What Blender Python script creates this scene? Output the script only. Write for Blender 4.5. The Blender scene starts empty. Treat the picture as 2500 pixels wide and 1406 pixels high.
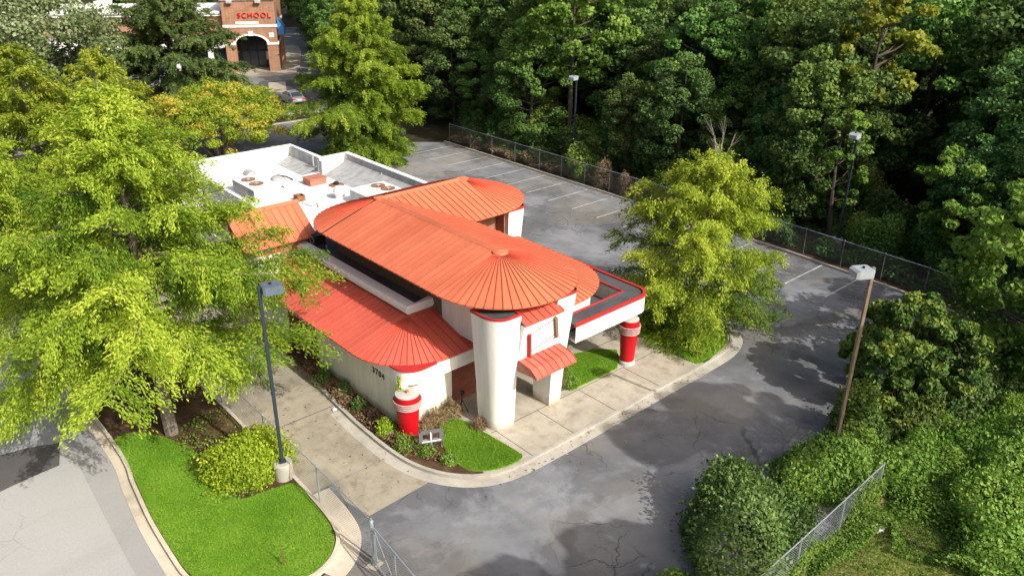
import bpy, math, random
import numpy as np
from mathutils import Vector, Matrix
R = math.radians
scene = bpy.context.scene
COL = scene.collection
random.seed(7)

# ------------------------------------------------------------------ helpers
class MB:
    def __init__(s): s.v = []; s.f = []
    def add(s, pts):
        b = len(s.v); s.v += [tuple(p) for p in pts]; return b
    def poly(s, pts):
        b = s.add(pts); s.f.append(tuple(range(b, b + len(pts)))); return s
    def prism(s, poly, z0, z1, top=True, bottom=True):
        n = len(poly); b = s.add([(x, y, z0) for x, y in poly] + [(x, y, z1) for x, y in poly])
        for i in range(n):
            j = (i + 1) % n; s.f.append((b + i, b + j, b + n + j, b + n + i))
        if top: s.f.append(tuple(b + n + i for i in range(n)))
        if bottom: s.f.append(tuple(b + i for i in reversed(range(n))))
        return s
    def box(s, x0, x1, y0, y1, z0, z1):
        return s.prism([(x0, y0), (x1, y0), (x1, y1), (x0, y1)], z0, z1)
    def loft(s, rings, closed=True, cap0=False, cap1=False):
        n = len(rings[0]); b = s.add([p for r in rings for p in r])
        for k in range(len(rings) - 1):
            for i in range(n if closed else n - 1):
                j = (i + 1) % n
                s.f.append((b + k*n + i, b + k*n + j, b + (k+1)*n + j, b + (k+1)*n + i))
        if cap0: s.f.append(tuple(b + i for i in reversed(range(n))))
        if cap1: s.f.append(tuple(b + (len(rings)-1)*n + i for i in range(n)))
        return s
    def lathe(s, cx, cy, prof, n=32, cap0=True, cap1=True):
        rings = [[(cx + r*math.cos(2*math.pi*i/n), cy + r*math.sin(2*math.pi*i/n), z) for i in range(n)] for r, z in prof]
        return s.loft(rings, True, cap0, cap1)
    def tube(s, pts, r, n=6, r1=None):
        pts = [Vector(p) for p in pts]; m = len(pts); rings = []
        if r1 is None: r1 = r
        for k, p in enumerate(pts):
            d = (pts[min(k+1, m-1)] - pts[max(k-1, 0)])
            if d.length < 1e-9: d = Vector((0, 0, 1))
            d.normalize()
            a = d.cross(Vector((0, 0, 1)))
            if a.length < .05: a = d.cross(Vector((1, 0, 0)))
            a.normalize(); c = d.cross(a)
            rr = r + (r1 - r)*k/max(1, m-1)
            rings.append([tuple(p + (a*math.cos(2*math.pi*i/n) + c*math.sin(2*math.pi*i/n))*rr) for i in range(n)])
        return s.loft(rings, True, True, True)
    def bar(s, p, q, w, h, up=(0, 0, 1)):
        p = Vector(p); q = Vector(q); d = (q - p).normalized(); u = Vector(up)
        a = d.cross(u).normalized()*(w/2); c = a.cross(d).normalized()*(h/2)
        return s.loft([[tuple(e + a + c), tuple(e - a + c), tuple(e - a - c), tuple(e + a - c)] for e in (p, q)], True, True, True)
    def ribbon(s, path, o0, o1, z0, z1, closed=False):
        L = offset(path, o0, closed); Q = offset(path, o1, closed)
        rings = [[(a[0], a[1], z0), (a[0], a[1], z1), (c[0], c[1], z1), (c[0], c[1], z0)] for a, c in zip(L, Q)]
        if closed: rings.append(rings[0])
        return s.loft(rings, True, not closed, not closed)
    def mesh(s, name, mat=None, smooth=False):
        me = bpy.data.meshes.new(name); me.from_pydata(s.v, [], s.f)
        if mat: me.materials.append(mat)
        import bmesh
        bm = bmesh.new(); bm.from_mesh(me); bmesh.ops.recalc_face_normals(bm, faces=bm.faces); bm.to_mesh(me); bm.free()
        if smooth:
            me.polygons.foreach_set('use_smooth', [True]*len(me.polygons))
            try: me.set_sharp_from_angle(angle=R(smooth if smooth is not True else 40))
            except Exception: pass
        me.update(); return me
    def build(s, name, mat, parent=None, smooth=False):
        return obj(name, s.mesh(name, mat, smooth), parent)

def offset(path, d, closed=False):
    out = []; n = len(path)
    for i in range(n):
        a = path[i-1] if (i > 0 or closed) else path[i]; b = path[(i+1) % n] if (i < n-1 or closed) else path[i]
        t = Vector((b[0]-a[0], b[1]-a[1]))
        t.normalize(); out.append((path[i][0] - t.y*d, path[i][1] + t.x*d))
    return out

def smooth_path(pts, n=6, closed=False):
    out = []; m = len(pts)
    rng = range(m) if closed else range(m-1)
    for i in rng:
        g = (lambda k: pts[k % m]) if closed else (lambda k: pts[max(0, min(m-1, k))])
        p0, p1, p2, p3 = g(i-1), g(i), g(i+1), g(i+2)
        for k in range(n):
            t = k/n
            out.append(tuple(.5*(2*p1[j] + (p2[j]-p0[j])*t + (2*p0[j]-5*p1[j]+4*p2[j]-p3[j])*t*t + (3*p1[j]-p0[j]-3*p2[j]+p3[j])*t**3) for j in range(2)))
    if not closed: out.append(tuple(pts[-1]))
    return out

def obj(name, me, parent=None):
    o = bpy.data.objects.new(name, me); COL.objects.link(o)
    if parent:
        o.parent = parent
        o.matrix_parent_inverse = Matrix.Translation(parent.location).inverted() if parent.type == 'EMPTY' else Matrix.Identity(4)
    return o
def thing(name, label, cat, loc=(0, 0, 0), group=None):
    o = bpy.data.objects.new(name, None); COL.objects.link(o); o.location = loc; o.empty_display_size = .3
    return tag(o, label, cat, group)
def tag(o, label=None, cat=None, group=None, kind=None):
    if label: o['label'] = label
    if cat: o['category'] = cat
    if group: o['group'] = group
    if kind: o['kind'] = kind
    return o
def struct(name, mb, mat, smooth=False): return tag(mb.build(name, mat, None, smooth), kind='structure')
def dup(root, loc, rz=0, s=1, label=None, group=None):
    r = root.copy(); COL.objects.link(r); r.location = loc; r.rotation_euler = (0, 0, rz); r.scale = (s, s, s) if not hasattr(s, '__len__') else s
    if label: r['label'] = label
    if group: r['group'] = group
    for ch in list(root.children):
        c = ch.copy(); COL.objects.link(c); c.parent = r
        for g in list(ch.children):
            d = g.copy(); COL.objects.link(d); d.parent = c
    return r

# ------------------------------------------------------------------ materials
def nt(name):
    m = bpy.data.materials.new(name); m.use_nodes = True; t = m.node_tree; t.nodes.clear()
    out = t.nodes.new('ShaderNodeOutputMaterial'); return m, t, out
class NB:
    def __init__(s, t): s.t = t; s.tc = None
    def n(s, ty, **kw):
        k = s.t.nodes.new(ty)
        for a, v in kw.items():
            if a.startswith('i_'): k.inputs[a[2:].replace('_', ' ')].default_value = v
            else: setattr(k, a, v)
        return k
    def l(s, a, b): s.t.links.new(a, b)
    def co(s):
        if not s.tc: s.tc = s.n('ShaderNodeTexCoord')
        return s.tc.outputs['Object']
    def scaled(s, sc):
        m = s.n('ShaderNodeMapping'); m.inputs['Scale'].default_value = sc; s.l(s.co(), m.inputs['Vector']); return m.outputs[0]
    def noise(s, scale, detail=4, rough=.55, vec=None, dist=0):
        k = s.n('ShaderNodeTexNoise'); k.inputs['Scale'].default_value = scale; k.inputs['Detail'].default_value = detail
        k.inputs['Roughness'].default_value = rough; k.inputs['Distortion'].default_value = dist
        s.l(vec if vec else s.co(), k.inputs['Vector']); return k.outputs[0]
    def ramp(s, fac, stops):
        k = s.n('ShaderNodeValToRGB'); e = k.color_ramp.elements
        while len(e) < len(stops): e.new(.5)
        for q, (p, c) in zip(e, stops):
            q.position = p; q.color = (c, c, c, 1) if not hasattr(c, '__len__') else tuple(c[:3]) + (1,)
        s.l(fac, k.inputs[0]); return k.outputs[0]
    def mix(s, fac, a, b, mode='MIX'):
        k = s.n('ShaderNodeMix', data_type='RGBA', blend_type=mode)
        for sock, v in ((k.inputs[0], fac), (k.inputs[6], a), (k.inputs[7], b)):
            if hasattr(v, 'links') or hasattr(v, 'is_linked'): s.l(v, sock)
            else: sock.default_value = v if not hasattr(v, '__len__') else tuple(v[:3]) + (1,)
        return k.outputs[2]
    def math(s, op, a, b=0, c=None):
        k = s.n('ShaderNodeMath', operation=op)
        for i, v in enumerate((a, b) if c is None else (a, b, c)):
            if hasattr(v, 'is_linked'): s.l(v, k.inputs[i])
            else: k.inputs[i].default_value = v
        return k.outputs[0]
    def bsdf(s, out, col, rough=.8, metal=0, bump=None, bstr=.3, bdist=.02, spec=.3):
        p = s.n('ShaderNodeBsdfPrincipled')
        if hasattr(col, 'is_linked'): s.l(col, p.inputs['Base Color'])
        else: p.inputs['Base Color'].default_value = tuple(col[:3]) + (1,)
        if hasattr(rough, 'is_linked'): s.l(rough, p.inputs['Roughness'])
        else: p.inputs['Roughness'].default_value = rough
        p.inputs['Metallic'].default_value = metal; p.inputs['Specular IOR Level'].default_value = spec
        if bump is not None:
            b = s.n('ShaderNodeBump'); b.inputs['Strength'].default_value = bstr; b.inputs['Distance'].default_value = bdist
            s.l(bump, b.inputs['Height']); s.l(b.outputs[0], p.inputs['Normal'])
        s.l(p.outputs[0], out.inputs[0]); return p
def sc(c, k): return tuple(x*k for x in c)

def plain(name, c, rough=.6, metal=0, var=.18, scale=3, spec=.3):
    m, t, o = nt(name); b = NB(t)
    f = b.noise(scale, 5)
    b.bsdf(o, b.ramp(f, [(.25, sc(c, 1-var)), (.75, sc(c, 1+var))]), rough, metal, spec=spec); return m

def stucco(name, c, dirt=(.32, .25, .13), dz=.55, streak=.16, stain=.0):
    m, t, o = nt(name); b = NB(t)
    st = b.noise(1.0, 5, .6, b.scaled((2.2, 2.2, .22)))
    col = b.ramp(st, [(.3, sc(c, 1-streak)), (.6, c)])
    if stain:
        s2 = b.noise(.9, 6, .65, b.scaled((3.0, 3.0, .6)))
        col = b.mix(b.ramp(s2, [(.48, 0), (.72, stain)]), col, (.28, .27, .24))
    if dz > 0:
        sep = b.n('ShaderNodeSeparateXYZ'); b.l(b.co(), sep.inputs[0])
        z = b.math('ADD', sep.outputs[2], b.math('MULTIPLY', b.math('SUBTRACT', b.noise(2.5, 5), .5), .9))
        mr = b.n('ShaderNodeMapRange', clamp=True); b.l(z, mr.inputs[0])
        mr.inputs[1].default_value = .1; mr.inputs[2].default_value = dz; mr.inputs[3].default_value = .75; mr.inputs[4].default_value = 0
        col = b.mix(mr.outputs[0], col, dirt)
    fine = b.noise(60, 3)
    b.bsdf(o, col, .85, bump=fine, bstr=.25, bdist=.01); return m

def brick(name, c1, c2, mortar, scale=1.0):
    m, t, o = nt(name); b = NB(t)
    sep = b.n('ShaderNodeSeparateXYZ'); b.l(b.co(), sep.inputs[0])
    cb = b.n('ShaderNodeCombineXYZ'); b.l(b.math('ADD', sep.outputs[0], sep.outputs[1]), cb.inputs[0]); b.l(sep.outputs[2], cb.inputs[1])
    k = b.n('ShaderNodeTexBrick'); b.l(cb.outputs[0], k.inputs['Vector'])
    k.inputs['Color1'].default_value = c1 + (1,); k.inputs['Color2'].default_value = c2 + (1,); k.inputs['Mortar'].default_value = mortar + (1,)
    k.inputs['Scale'].default_value = scale; k.inputs['Mortar Size'].default_value = .012; k.inputs['Brick Width'].default_value = .30; k.inputs['Row Height'].default_value = .10
    v = b.noise(1.3, 5)
    col = b.mix(.5, k.outputs[0], b.ramp(v, [(.3, .45), (.7, 1.0)]), 'MULTIPLY')
    b.bsdf(o, col, .85, bump=k.outputs[1], bstr=-.3, bdist=.01); return m

def asphalt(name, c, dark, light, crack=1.0, stain=.6, warm=None):
    m, t, o = nt(name); b = NB(t)
    big = b.noise(.09, 6, .6, dist=.6); mid = b.noise(.55, 6, .65); fine = b.noise(45, 3, .7)
    col = b.ramp(big, [(.30, dark), (.5, c), (.72, light)])
    col = b.mix(b.ramp(mid, [(.42, 0), (.75, .55*stain)]), col, sc(dark, .75))
    # streaky oil and rain marks that follow the traffic
    strk = b.noise(1.0, 6, .6, b.scaled((.9, .12, 1)), dist=.4)
    col = b.mix(b.ramp(strk, [(.50, 0), (.78, .5*stain)]), col, sc(dark, .6))
    wp = b.noise(.13, 9, .66, dist=.5)
    col = b.mix(b.ramp(wp, [(.50, 0), (.55, .62*stain)]), col, sc(dark, .68))
    wl = b.noise(.30, 9, .7, dist=.3)
    col = b.mix(b.ramp(wl, [(.55, 0), (.66, .45*stain)]), col, sc(light, 1.12))
    if warm:
        w = b.noise(.16, 4, .6, dist=.3); col = b.mix(b.ramp(w, [(.45, 0), (.65, .45)]), col, warm)
    col = b.mix(.55, col, b.ramp(fine, [(.25, .55), (.75, 1.25)]), 'MULTIPLY')
    # cracks
    w = b.n('ShaderNodeTexNoise'); w.inputs['Scale'].default_value = .8; w.inputs['Detail'].default_value = 5; b.l(b.co(), w.inputs['Vector'])
    va = b.n('ShaderNodeVectorMath', operation='MULTIPLY_ADD'); b.l(w.outputs[1], va.inputs[0]); va.inputs[1].default_value = (1.8, 1.8, 0); b.l(b.co(), va.inputs[2])
    cm = b.noise(.13, 3)
    for scl, wd, lo, hi in ((.28, .010, .46, .56), (.85, .020, .54, .60)):
        vo = b.n('ShaderNodeTexVoronoi', feature='DISTANCE_TO_EDGE'); vo.inputs['Scale'].default_value = scl; b.l(va.outputs[0], vo.inputs['Vector'])
        e = b.ramp(vo.outputs['Distance'], [(0, 1), (wd, 0)])
        e = b.math('MULTIPLY', e, b.ramp(cm, [(lo, 0), (hi, .75*crack)]))
        col = b.mix(e, col, sc(dark, .30))
    b.bsdf(o, col, .9, bump=fine, bstr=.35, bdist=.01, spec=.2); return m

def concrete(name, c, joint=None, stain=.5):
    m, t, o = nt(name); b = NB(t)
    big = b.noise(.35, 6, .62, dist=.5); mid = b.noise(1.6, 6, .7); fine = b.noise(50, 3, .7)
    col = b.ramp(big, [(.3, sc(c, .68)), (.5, c), (.72, sc(c, 1.18))])
    col = b.mix(b.ramp(mid, [(.48, 0), (.74, stain)]), col, sc((c[0]*.95, c[1]*.85, c[2]*.7), .55))
    strk = b.noise(1.0, 5, .65, b.scaled((1.3, .25, 1)))
    col = b.mix(b.ramp(strk, [(.52, 0), (.74, .45*stain)]), col, sc(c, 1.35))
    col = b.mix(.5, col, b.ramp(fine, [(.25, .7), (.75, 1.2)]), 'MULTIPLY')
    b.bsdf(o, col, .9, bump=fine, bstr=.3, bdist=.008, spec=.2); return m

def metal_roof(name, c):
    m, t, o = nt(name); b = NB(t)
    st = b.noise(.7, 5, .6); f = b.noise(9, 4)
    col = b.ramp(b.noise(.28, 6, .6, dist=.5), [(.3, sc(c, .82)), (.7, sc(c, 1.10))])
    col = b.mix(b.ramp(st, [(.5, 0), (.8, .35)]), col, sc((c[0], c[1]*1.25, c[2]*1.5), 1.05))
    col = b.mix(b.ramp(f, [(.55, 0), (.8, .25)]), col, sc(c, .75))
    pa = b.n('ShaderNodeAttribute', attribute_name='panel')
    k = b.math('ADD', b.math('MULTIPLY', pa.outputs['Fac'], .085), .95); cb = b.n('ShaderNodeCombineXYZ')
    for i in range(3): b.l(k, cb.inputs[i])
    col = b.mix(1.0, col, cb.outputs[0], 'MULTIPLY')
    b.bsdf(o, col, b.ramp(f, [(.3, .36), (.7, .55)]), bump=st, bstr=.12, bdist=.03, spec=.35); return m

def leafmat(name, dark, mid, light, trans=.3, hue=.03):
    m, t, o = nt(name); b = NB(t)
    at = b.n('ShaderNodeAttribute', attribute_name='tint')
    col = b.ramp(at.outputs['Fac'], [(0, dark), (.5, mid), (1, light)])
    oi = b.n('ShaderNodeObjectInfo')
    hs = b.n('ShaderNodeHueSaturation'); b.l(col, hs.inputs['Color'])
    b.l(b.math('ADD', b.math('MULTIPLY', b.math('SUBTRACT', oi.outputs['Random'], .5), hue), .5), hs.inputs['Hue'])
    b.l(b.math('ADD', b.math('MULTIPLY', oi.outputs['Random'], .35), .82), hs.inputs['Value'])
    p = b.n('ShaderNodeBsdfPrincipled'); b.l(hs.outputs[0], p.inputs['Base Color']); p.inputs['Roughness'].default_value = .55; p.inputs['Specular IOR Level'].default_value = .25
    tr = b.n('ShaderNodeBsdfTranslucent'); b.l(b.mix(.5, hs.outputs[0], (1.0, 1.0, .35), 'MULTIPLY'), tr.inputs[0])
    mx = b.n('ShaderNodeMixShader'); mx.inputs[0].default_value = trans; b.l(p.outputs[0], mx.inputs[1]); b.l(tr.outputs[0], mx.inputs[2])
    b.l(mx.outputs[0], o.inputs[0]); return m

def chainlink(name, c, s=.10, w=.017):
    m, t, o = nt(name); b = NB(t)
    sep = b.n('ShaderNodeSeparateXYZ'); b.l(b.co(), sep.inputs[0])
    h = b.math('ADD', sep.outputs[0], sep.outputs[1])
    e = None
    for sg in (1, -1):
        q = b.math('FRACT', b.math('DIVIDE', b.math('ADD', h, b.math('MULTIPLY', sep.outputs[2], sg)), s))
        k = b.math('LESS_THAN', q, w/s)
        e = k if e is None else b.math('MAXIMUM', e, k)
    p = b.n('ShaderNodeBsdfPrincipled'); p.inputs['Base Color'].default_value = c + (1,); p.inputs['Roughness'].default_value = .5; p.inputs['Metallic'].default_value = .3
    tr = b.n('ShaderNodeBsdfTransparent'); mx = b.n('ShaderNodeMixShader'); b.l(e, mx.inputs[0]); b.l(tr.outputs[0], mx.inputs[1]); b.l(p.outputs[0], mx.inputs[2])
    b.l(mx.outputs[0], o.inputs[0]); return m

def grassmat(name, a, c, d, scale=.5):
    m, t, o = nt(name); b = NB(t)
    col = b.ramp(b.noise(scale, 6, .65), [(.3, a), (.5, c), (.72, d)])
    col = b.mix(b.ramp(b.noise(.95, 5, .7, dist=.6), [(.56, 0), (.72, .4)]), col, (.26, .24, .08))
    col = b.mix(.6, col, b.ramp(b.noise(25, 4, .7), [(.25, .5), (.75, 1.3)]), 'MULTIPLY')
    b.bsdf(o, col, .9, bump=b.noise(30, 3), bstr=.5, bdist=.04, spec=.1); return m

def glassy(name, c, rough=.1):
    m, t, o = nt(name); b = NB(t); b.bsdf(o, c, rough, spec=.6); return m

M = {}
M['asph'] = asphalt('lot_asphalt', (.222, .232, .255), (.112, .115, .125), (.295, .308, .335), 1.0, .9, (.27, .25, .21))
M['street'] = asphalt('street_asphalt', (.40, .40, .40), (.35, .35, .355), (.44, .44, .44), .5, .12)
M['patch'] = asphalt('patch_asphalt', (.11, .105, .105), (.09, .088, .088), (.13, .125, .125), .3, .2)
M['seam'] = asphalt('gutter_asphalt', (.34, .34, .345), (.29, .29, .29), (.37, .37, .37), .8, .15)
M['drive'] = concrete('drive_concrete', (.33, .30, .24), stain=.8)
M['walk'] = concrete('walk_concrete', (.42, .385, .32), stain=.75)
M['curb'] = concrete('curb_concrete', (.42, .40, .355), stain=.4)
M['curbw'] = concrete('light_curb_concrete', (.55, .49, .40), stain=.3)
M['joint'] = plain('joint_dark', (.09, .085, .075), .9)
M['line'] = plain('line_paint', (.43, .43, .42), .7, var=.45, scale=3)
M['linedim'] = plain('faded_line_paint', (.36, .36, .36), .7, var=.35, scale=4)
M['lawn'] = grassmat('lawn', (.085, .20, .014), (.16, .32, .026), (.27, .40, .06), .35)
M['mulch'] = grassmat('mulch', (.045, .025, .015), (.085, .05, .03), (.14, .09, .055), 1.5)
M['forest_floor'] = grassmat('forest_floor', (.022, .022, .012), (.035, .034, .018), (.06, .05, .03), .3)
M['rough'] = grassmat('rough_grass', (.11, .14, .03), (.21, .21, .065), (.30, .25, .11), .5)
M['stucco'] = stucco('white_stucco', (.84, .83, .79), stain=.14, streak=.16, dz=.6)
M['stuccoc'] = stucco('cream_stucco', (.80, .78, .69), streak=.14, stain=.22, dz=.6)
M['stuccow'] = stucco('bright_stucco', (.86, .85, .83), dz=-1, streak=.06)
M['brick'] = brick('red_brick', (.30, .085, .055), (.24, .065, .045), (.26, .13, .10))
M['brickp'] = brick('sunlit_peach_brick', (.47, .21, .13), (.40, .165, .11), (.42, .27, .20))  # brick lightened to peach, sunlight put into its colour
M['brickm'] = brick('tan_brick', (.40, .19, .10), (.32, .13, .07), (.42, .33, .25))
M['roof'] = metal_roof('orange_red_roof', (.60, .175, .088))
M['roofl'] = metal_roof('red_roof', (.60, .12, .082))
M['seamr'] = metal_roof('shaded_roof_seam', (.53, .09, .05))  # darker red than the sheets, shading along the ribs put into the colour
M['redtrim'] = metal_roof('red_trim', (.50, .035, .035))
M['cupred'] = metal_roof('cup_red', (.55, .004, .012))
M['cuplid'] = plain('cup_lid', (.47, .46, .43), .6)
M['ring'] = plain('ring_tube', (.50, .34, .32), .25, .1, spec=.6)
M['tar'] = concrete('tar_roof', (.095, .096, .102), stain=.5)
M['tarl'] = concrete('beam_tar_roof', (.085, .088, .095), stain=.4)
M['memb'] = stucco('white_membrane', (.84, .84, .83), dz=-1, streak=.08, stain=.34)
M['flash'] = stucco('grey_flashing', (.40, .41, .42), dz=-1, streak=.35, stain=.4)
M['cap'] = stucco('parapet_cap', (.92, .92, .92), dz=-1, streak=.04, stain=.15)
M['soffit'] = plain('soffit', (.16, .12, .09), .9)
M['unit'] = plain('hvac_white', (.80, .80, .79), .5, var=.05)
M['unitg'] = plain('hvac_grey', (.45, .46, .46), .5)
M['rust'] = plain('rust', (.24, .11, .05), .9, var=.5, scale=8)
M['hatch'] = plain('hatch_redbrown', (.40, .16, .11), .7)
M['black'] = plain('black_metal', (.02, .02, .022), .5)
M['lampblue'] = plain('dark_blue_metal', (.026, .036, .052), .45, var=.15)
M['lamphead'] = plain('blue_grey_metal', (.10, .13, .17), .45, var=.15)
M['lampbrown'] = plain('weathered_bronze_metal', (.20, .155, .115), .5, var=.3)
M['lamppale'] = plain('pale_grey_metal', (.32, .36, .39), .45, var=.15)
M['galv'] = plain('galvanized', (.38, .42, .46), .4, .5, var=.15)
M['galvd'] = plain('weathered_post', (.15, .15, .15), .6, .3)
M['link'] = chainlink('chain_link', (.30, .34, .38), .10, .011)
M['linkd'] = chainlink('weathered_chain_link', (.10, .10, .10))
M['signgrey'] = plain('sign_frame_grey', (.13, .135, .15), .6)
M['white'] = plain('white_paint', (.80, .80, .78), .6, var=.06)
M['numeral'] = plain('numeral_black', (.03, .028, .025), .6)
M['brown'] = plain('brown_channel', (.22, .16, .11), .6)
M['wood'] = plain('stake_wood', (.18, .10, .05), .8)
M['bark'] = plain('grey_bark', (.17, .145, .12), .9, var=.4, scale=6)
M['barkd'] = plain('dark_bark', (.07, .058, .048), .9, var=.4, scale=6)
M['dead'] = plain('dead_wood', (.27, .24, .21), .9, var=.2)
M['redsign'] = plain('sign_red', (.60, .012, .025), .4)
M['blueaw'] = plain('awning_blue', (.05, .20, .48), .6)
M['glass'] = glassy('dark_glass', (.03, .04, .05))
M['silver'] = plain('car_silver', (.42, .43, .45), .28, .6, var=.03, spec=.6)
M['carwhite'] = plain('car_pale', (.62, .66, .70), .3, .1, var=.03, spec=.6)
M['tyre'] = plain('tyre', (.02, .02, .02), .9)
M['bag'] = plain('plastic_bag', (.72, .72, .75), .4)
M['plate'] = plain('plate_white', (.7, .7, .7), .5)
M['steel'] = plain('guard_steel', (.5, .52, .55), .4, .5)

L = {}
L['oak'] = leafmat('oak_leaf', (.10, .185, .018), (.305, .405, .034), (.53, .60, .075), .42)
L['oakf'] = leafmat('fresh_oak_leaf', (.10, .20, .022), (.29, .44, .042), (.52, .65, .10), .44)
L['oakg'] = leafmat('oak_leaf_green', (.13, .23, .02), (.27, .40, .032), (.47, .56, .07), .42)
L['dark'] = leafmat('dusky_oak_leaf', (.055, .095, .024), (.115, .17, .045), (.20, .26, .08), .3)
L['crape'] = leafmat('crape_leaf', (.15, .22, .016), (.31, .38, .035), (.52, .36, .07), .38)
L['wood'] = leafmat('woodland_leaf', (.045, .09, .028), (.095, .175, .048), (.19, .30, .075), .33, .06)
L['woodb'] = leafmat('bright_woodland_leaf', (.08, .15, .026), (.19, .32, .05), (.36, .50, .10), .4)
L['woody'] = leafmat('yellowing_leaf', (.12, .16, .02), (.28, .32, .04), (.50, .50, .08), .4)
L['cedar'] = leafmat('cedar_leaf', (.030, .050, .016), (.058, .088, .026), (.10, .14, .04), .2)
L['hedge'] = leafmat('hedge_leaf', (.06, .12, .02), (.16, .27, .04), (.33, .45, .09), .33)
L['hedged'] = leafmat('dark_hedge_leaf', (.04, .085, .022), (.105, .18, .042), (.24, .34, .10), .3)
L['viny'] = leafmat('vine_leaf', (.038, .080, .018), (.090, .165, .030), (.25, .31, .055), .3)
L['bush'] = leafmat('bright_bush_leaf', (.09, .17, .012), (.33, .46, .028), (.60, .66, .08), .4)
L['cover'] = leafmat('ground_cover_leaf', (.06, .13, .024), (.15, .28, .04), (.30, .43, .08), .35)
L['grass'] = leafmat('grass_blade', (.11, .23, .014), (.18, .34, .028), (.30, .43, .06), .3)
L['dry'] = leafmat('dry_twigs', (.10, .065, .035), (.24, .17, .09), (.36, .27, .15), .1)
L['litter'] = leafmat('fallen_leaf', (.12, .06, .02), (.30, .2, .07), (.5, .45, .3), .1)

# ------------------------------------------------------------------ foliage
def norm(a): return a/np.maximum(np.linalg.norm(a, axis=-1, keepdims=True), 1e-9)
def leaf_mesh(name, C, D, N, Ln, Wd, tint, mat):
    n = len(C); D = norm(D); S = norm(np.cross(D, N)); U = np.cross(S, D)
    Ln = np.asarray(Ln).reshape(-1, 1)*np.ones((n, 1)); Wd = np.asarray(Wd).reshape(-1, 1)*np.ones((n, 1))
    V = np.empty((n, 4, 3)); V[:, 0] = C - D*Ln/2; V[:, 1] = C + S*Wd/2 + U*Wd*.15; V[:, 2] = C + D*Ln/2; V[:, 3] = C - S*Wd/2 + U*Wd*.15
    me = bpy.data.meshes.new(name); me.vertices.add(4*n); me.loops.add(4*n); me.polygons.add(n)
    me.vertices.foreach_set('co', V.reshape(-1).astype(np.float32)); me.loops.foreach_set('vertex_index', np.arange(4*n, dtype=np.int32))
    me.polygons.foreach_set('loop_start', np.arange(0, 4*n, 4, dtype=np.int32)); me.update(calc_edges=True)
    a = me.attributes.new('tint', 'FLOAT', 'FACE'); a.data.foreach_set('value', np.clip(tint, 0, 1).astype(np.float32))
    me.materials.append(mat); return me

def oak_meshes(name, seed, h, Rc, leaf, bark, dens=1.0, base=.10, lsize=.17, nl=62, droop=.35, taper=1.0, ang=(-14, 62), shape=None, tintbias=0, trunk_r=None):
    """layered oak: straight leader, many fine limbs in sprays of small leaves"""
    g = np.random.default_rng(seed); mb = MB()
    lean = g.normal(0, .025, 2); tr = trunk_r or .018*h + .02
    tp = lambda t: np.array([lean[0]*h*t + .12*math.sin(t*5+seed), lean[1]*h*t + .12*math.cos(t*4+seed), h*t])
    o0 = tp(0); tpx = lambda t: tp(t) - np.array([o0[0], o0[1], 0])
    mb.tube([tpx(t) for t in np.linspace(0, .97, 12)], tr, 8, .03)
    Cs, Ds, Ts, Ns = [], [], [], []
    shape = shape or (lambda t: min(1, .62 + 1.6*max(0, t-.02)) if t < .26 else max(.07, (1-((t-.26)/.74)**1.35))*1.0)
    for i in range(nl):
        t = base + (.975-base)*((i + g.uniform(-.4, .4))/nl)**.92; t = float(np.clip(t, base, .97))
        az = i*2.39996 + g.normal(0, .25); ln = Rc*shape((t-base)/(1-base))*g.uniform(.80, 1.13)
        el = R(ang[0] + (ang[1]-ang[0])*((t-base)/(1-base))**1.1 + g.normal(0, 6))
        p0 = tpx(t*.97); dh = np.array([math.cos(az), math.sin(az), 0]); side = np.array([-dh[1], dh[0], 0])
        dr = droop*(1-t*.8); bend = g.normal(0, .12)
        P = lambda s: p0 + dh*ln*s*math.cos(el) + side*ln*bend*s*s + np.array([0, 0, ln*(math.sin(el)*s - dr*s*s*.6)])
        mb.tube([P(s) for s in np.linspace(0, .95, 6)], max(.018, tr*.28*(ln/Rc)), 4, .008)
        lt = g.normal(0, .15)
        ntw = max(4, int(ln*3.6))
        for k in range(ntw):
            s = .16 + .84*(k + g.uniform(0, 1))/ntw
            q = P(s); sg = 1 if k % 2 else -1
            out = dh*math.cos(el)*.75 + side*sg*g.uniform(.35, 1.0) + np.array([0, 0, g.normal(.03, .22) - .25*(1-t)])
            out /= np.linalg.norm(out)
            tl = min(1.9, ln*.30*(1.15 - .6*s) + .35)*g.uniform(.7, 1.25)
            m = int(dens*(16 + tl*34))
            u = g.uniform(0, 1, m)**.75
            pos = q + out*(u*tl)[:, None] + np.array([0, 0, -1])*(u*u*tl*.28)[:, None] + g.normal(0, .085 + .03*tl, (m, 3))
            d = out + g.normal(0, .42, (m, 3)) + np.array([0, 0, -.25])
            nn = np.array([0, 0, 1]) + g.normal(0, .55, (m, 3)) + .25*dh
            Cs.append(pos); Ds.append(d); Ns.append(nn)
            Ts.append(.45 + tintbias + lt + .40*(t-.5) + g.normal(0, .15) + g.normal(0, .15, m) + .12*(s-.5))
    C = np.concatenate(Cs); D = np.concatenate(Ds); N = np.concatenate(Ns); T = np.concatenate(Ts)
    ls = lsize*g.uniform(.7, 1.3, len(C))
    return mb.mesh('trunk', bark, True), leaf_mesh('crown', C, D, N, ls*1.12, ls*.42, T, leaf)

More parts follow.
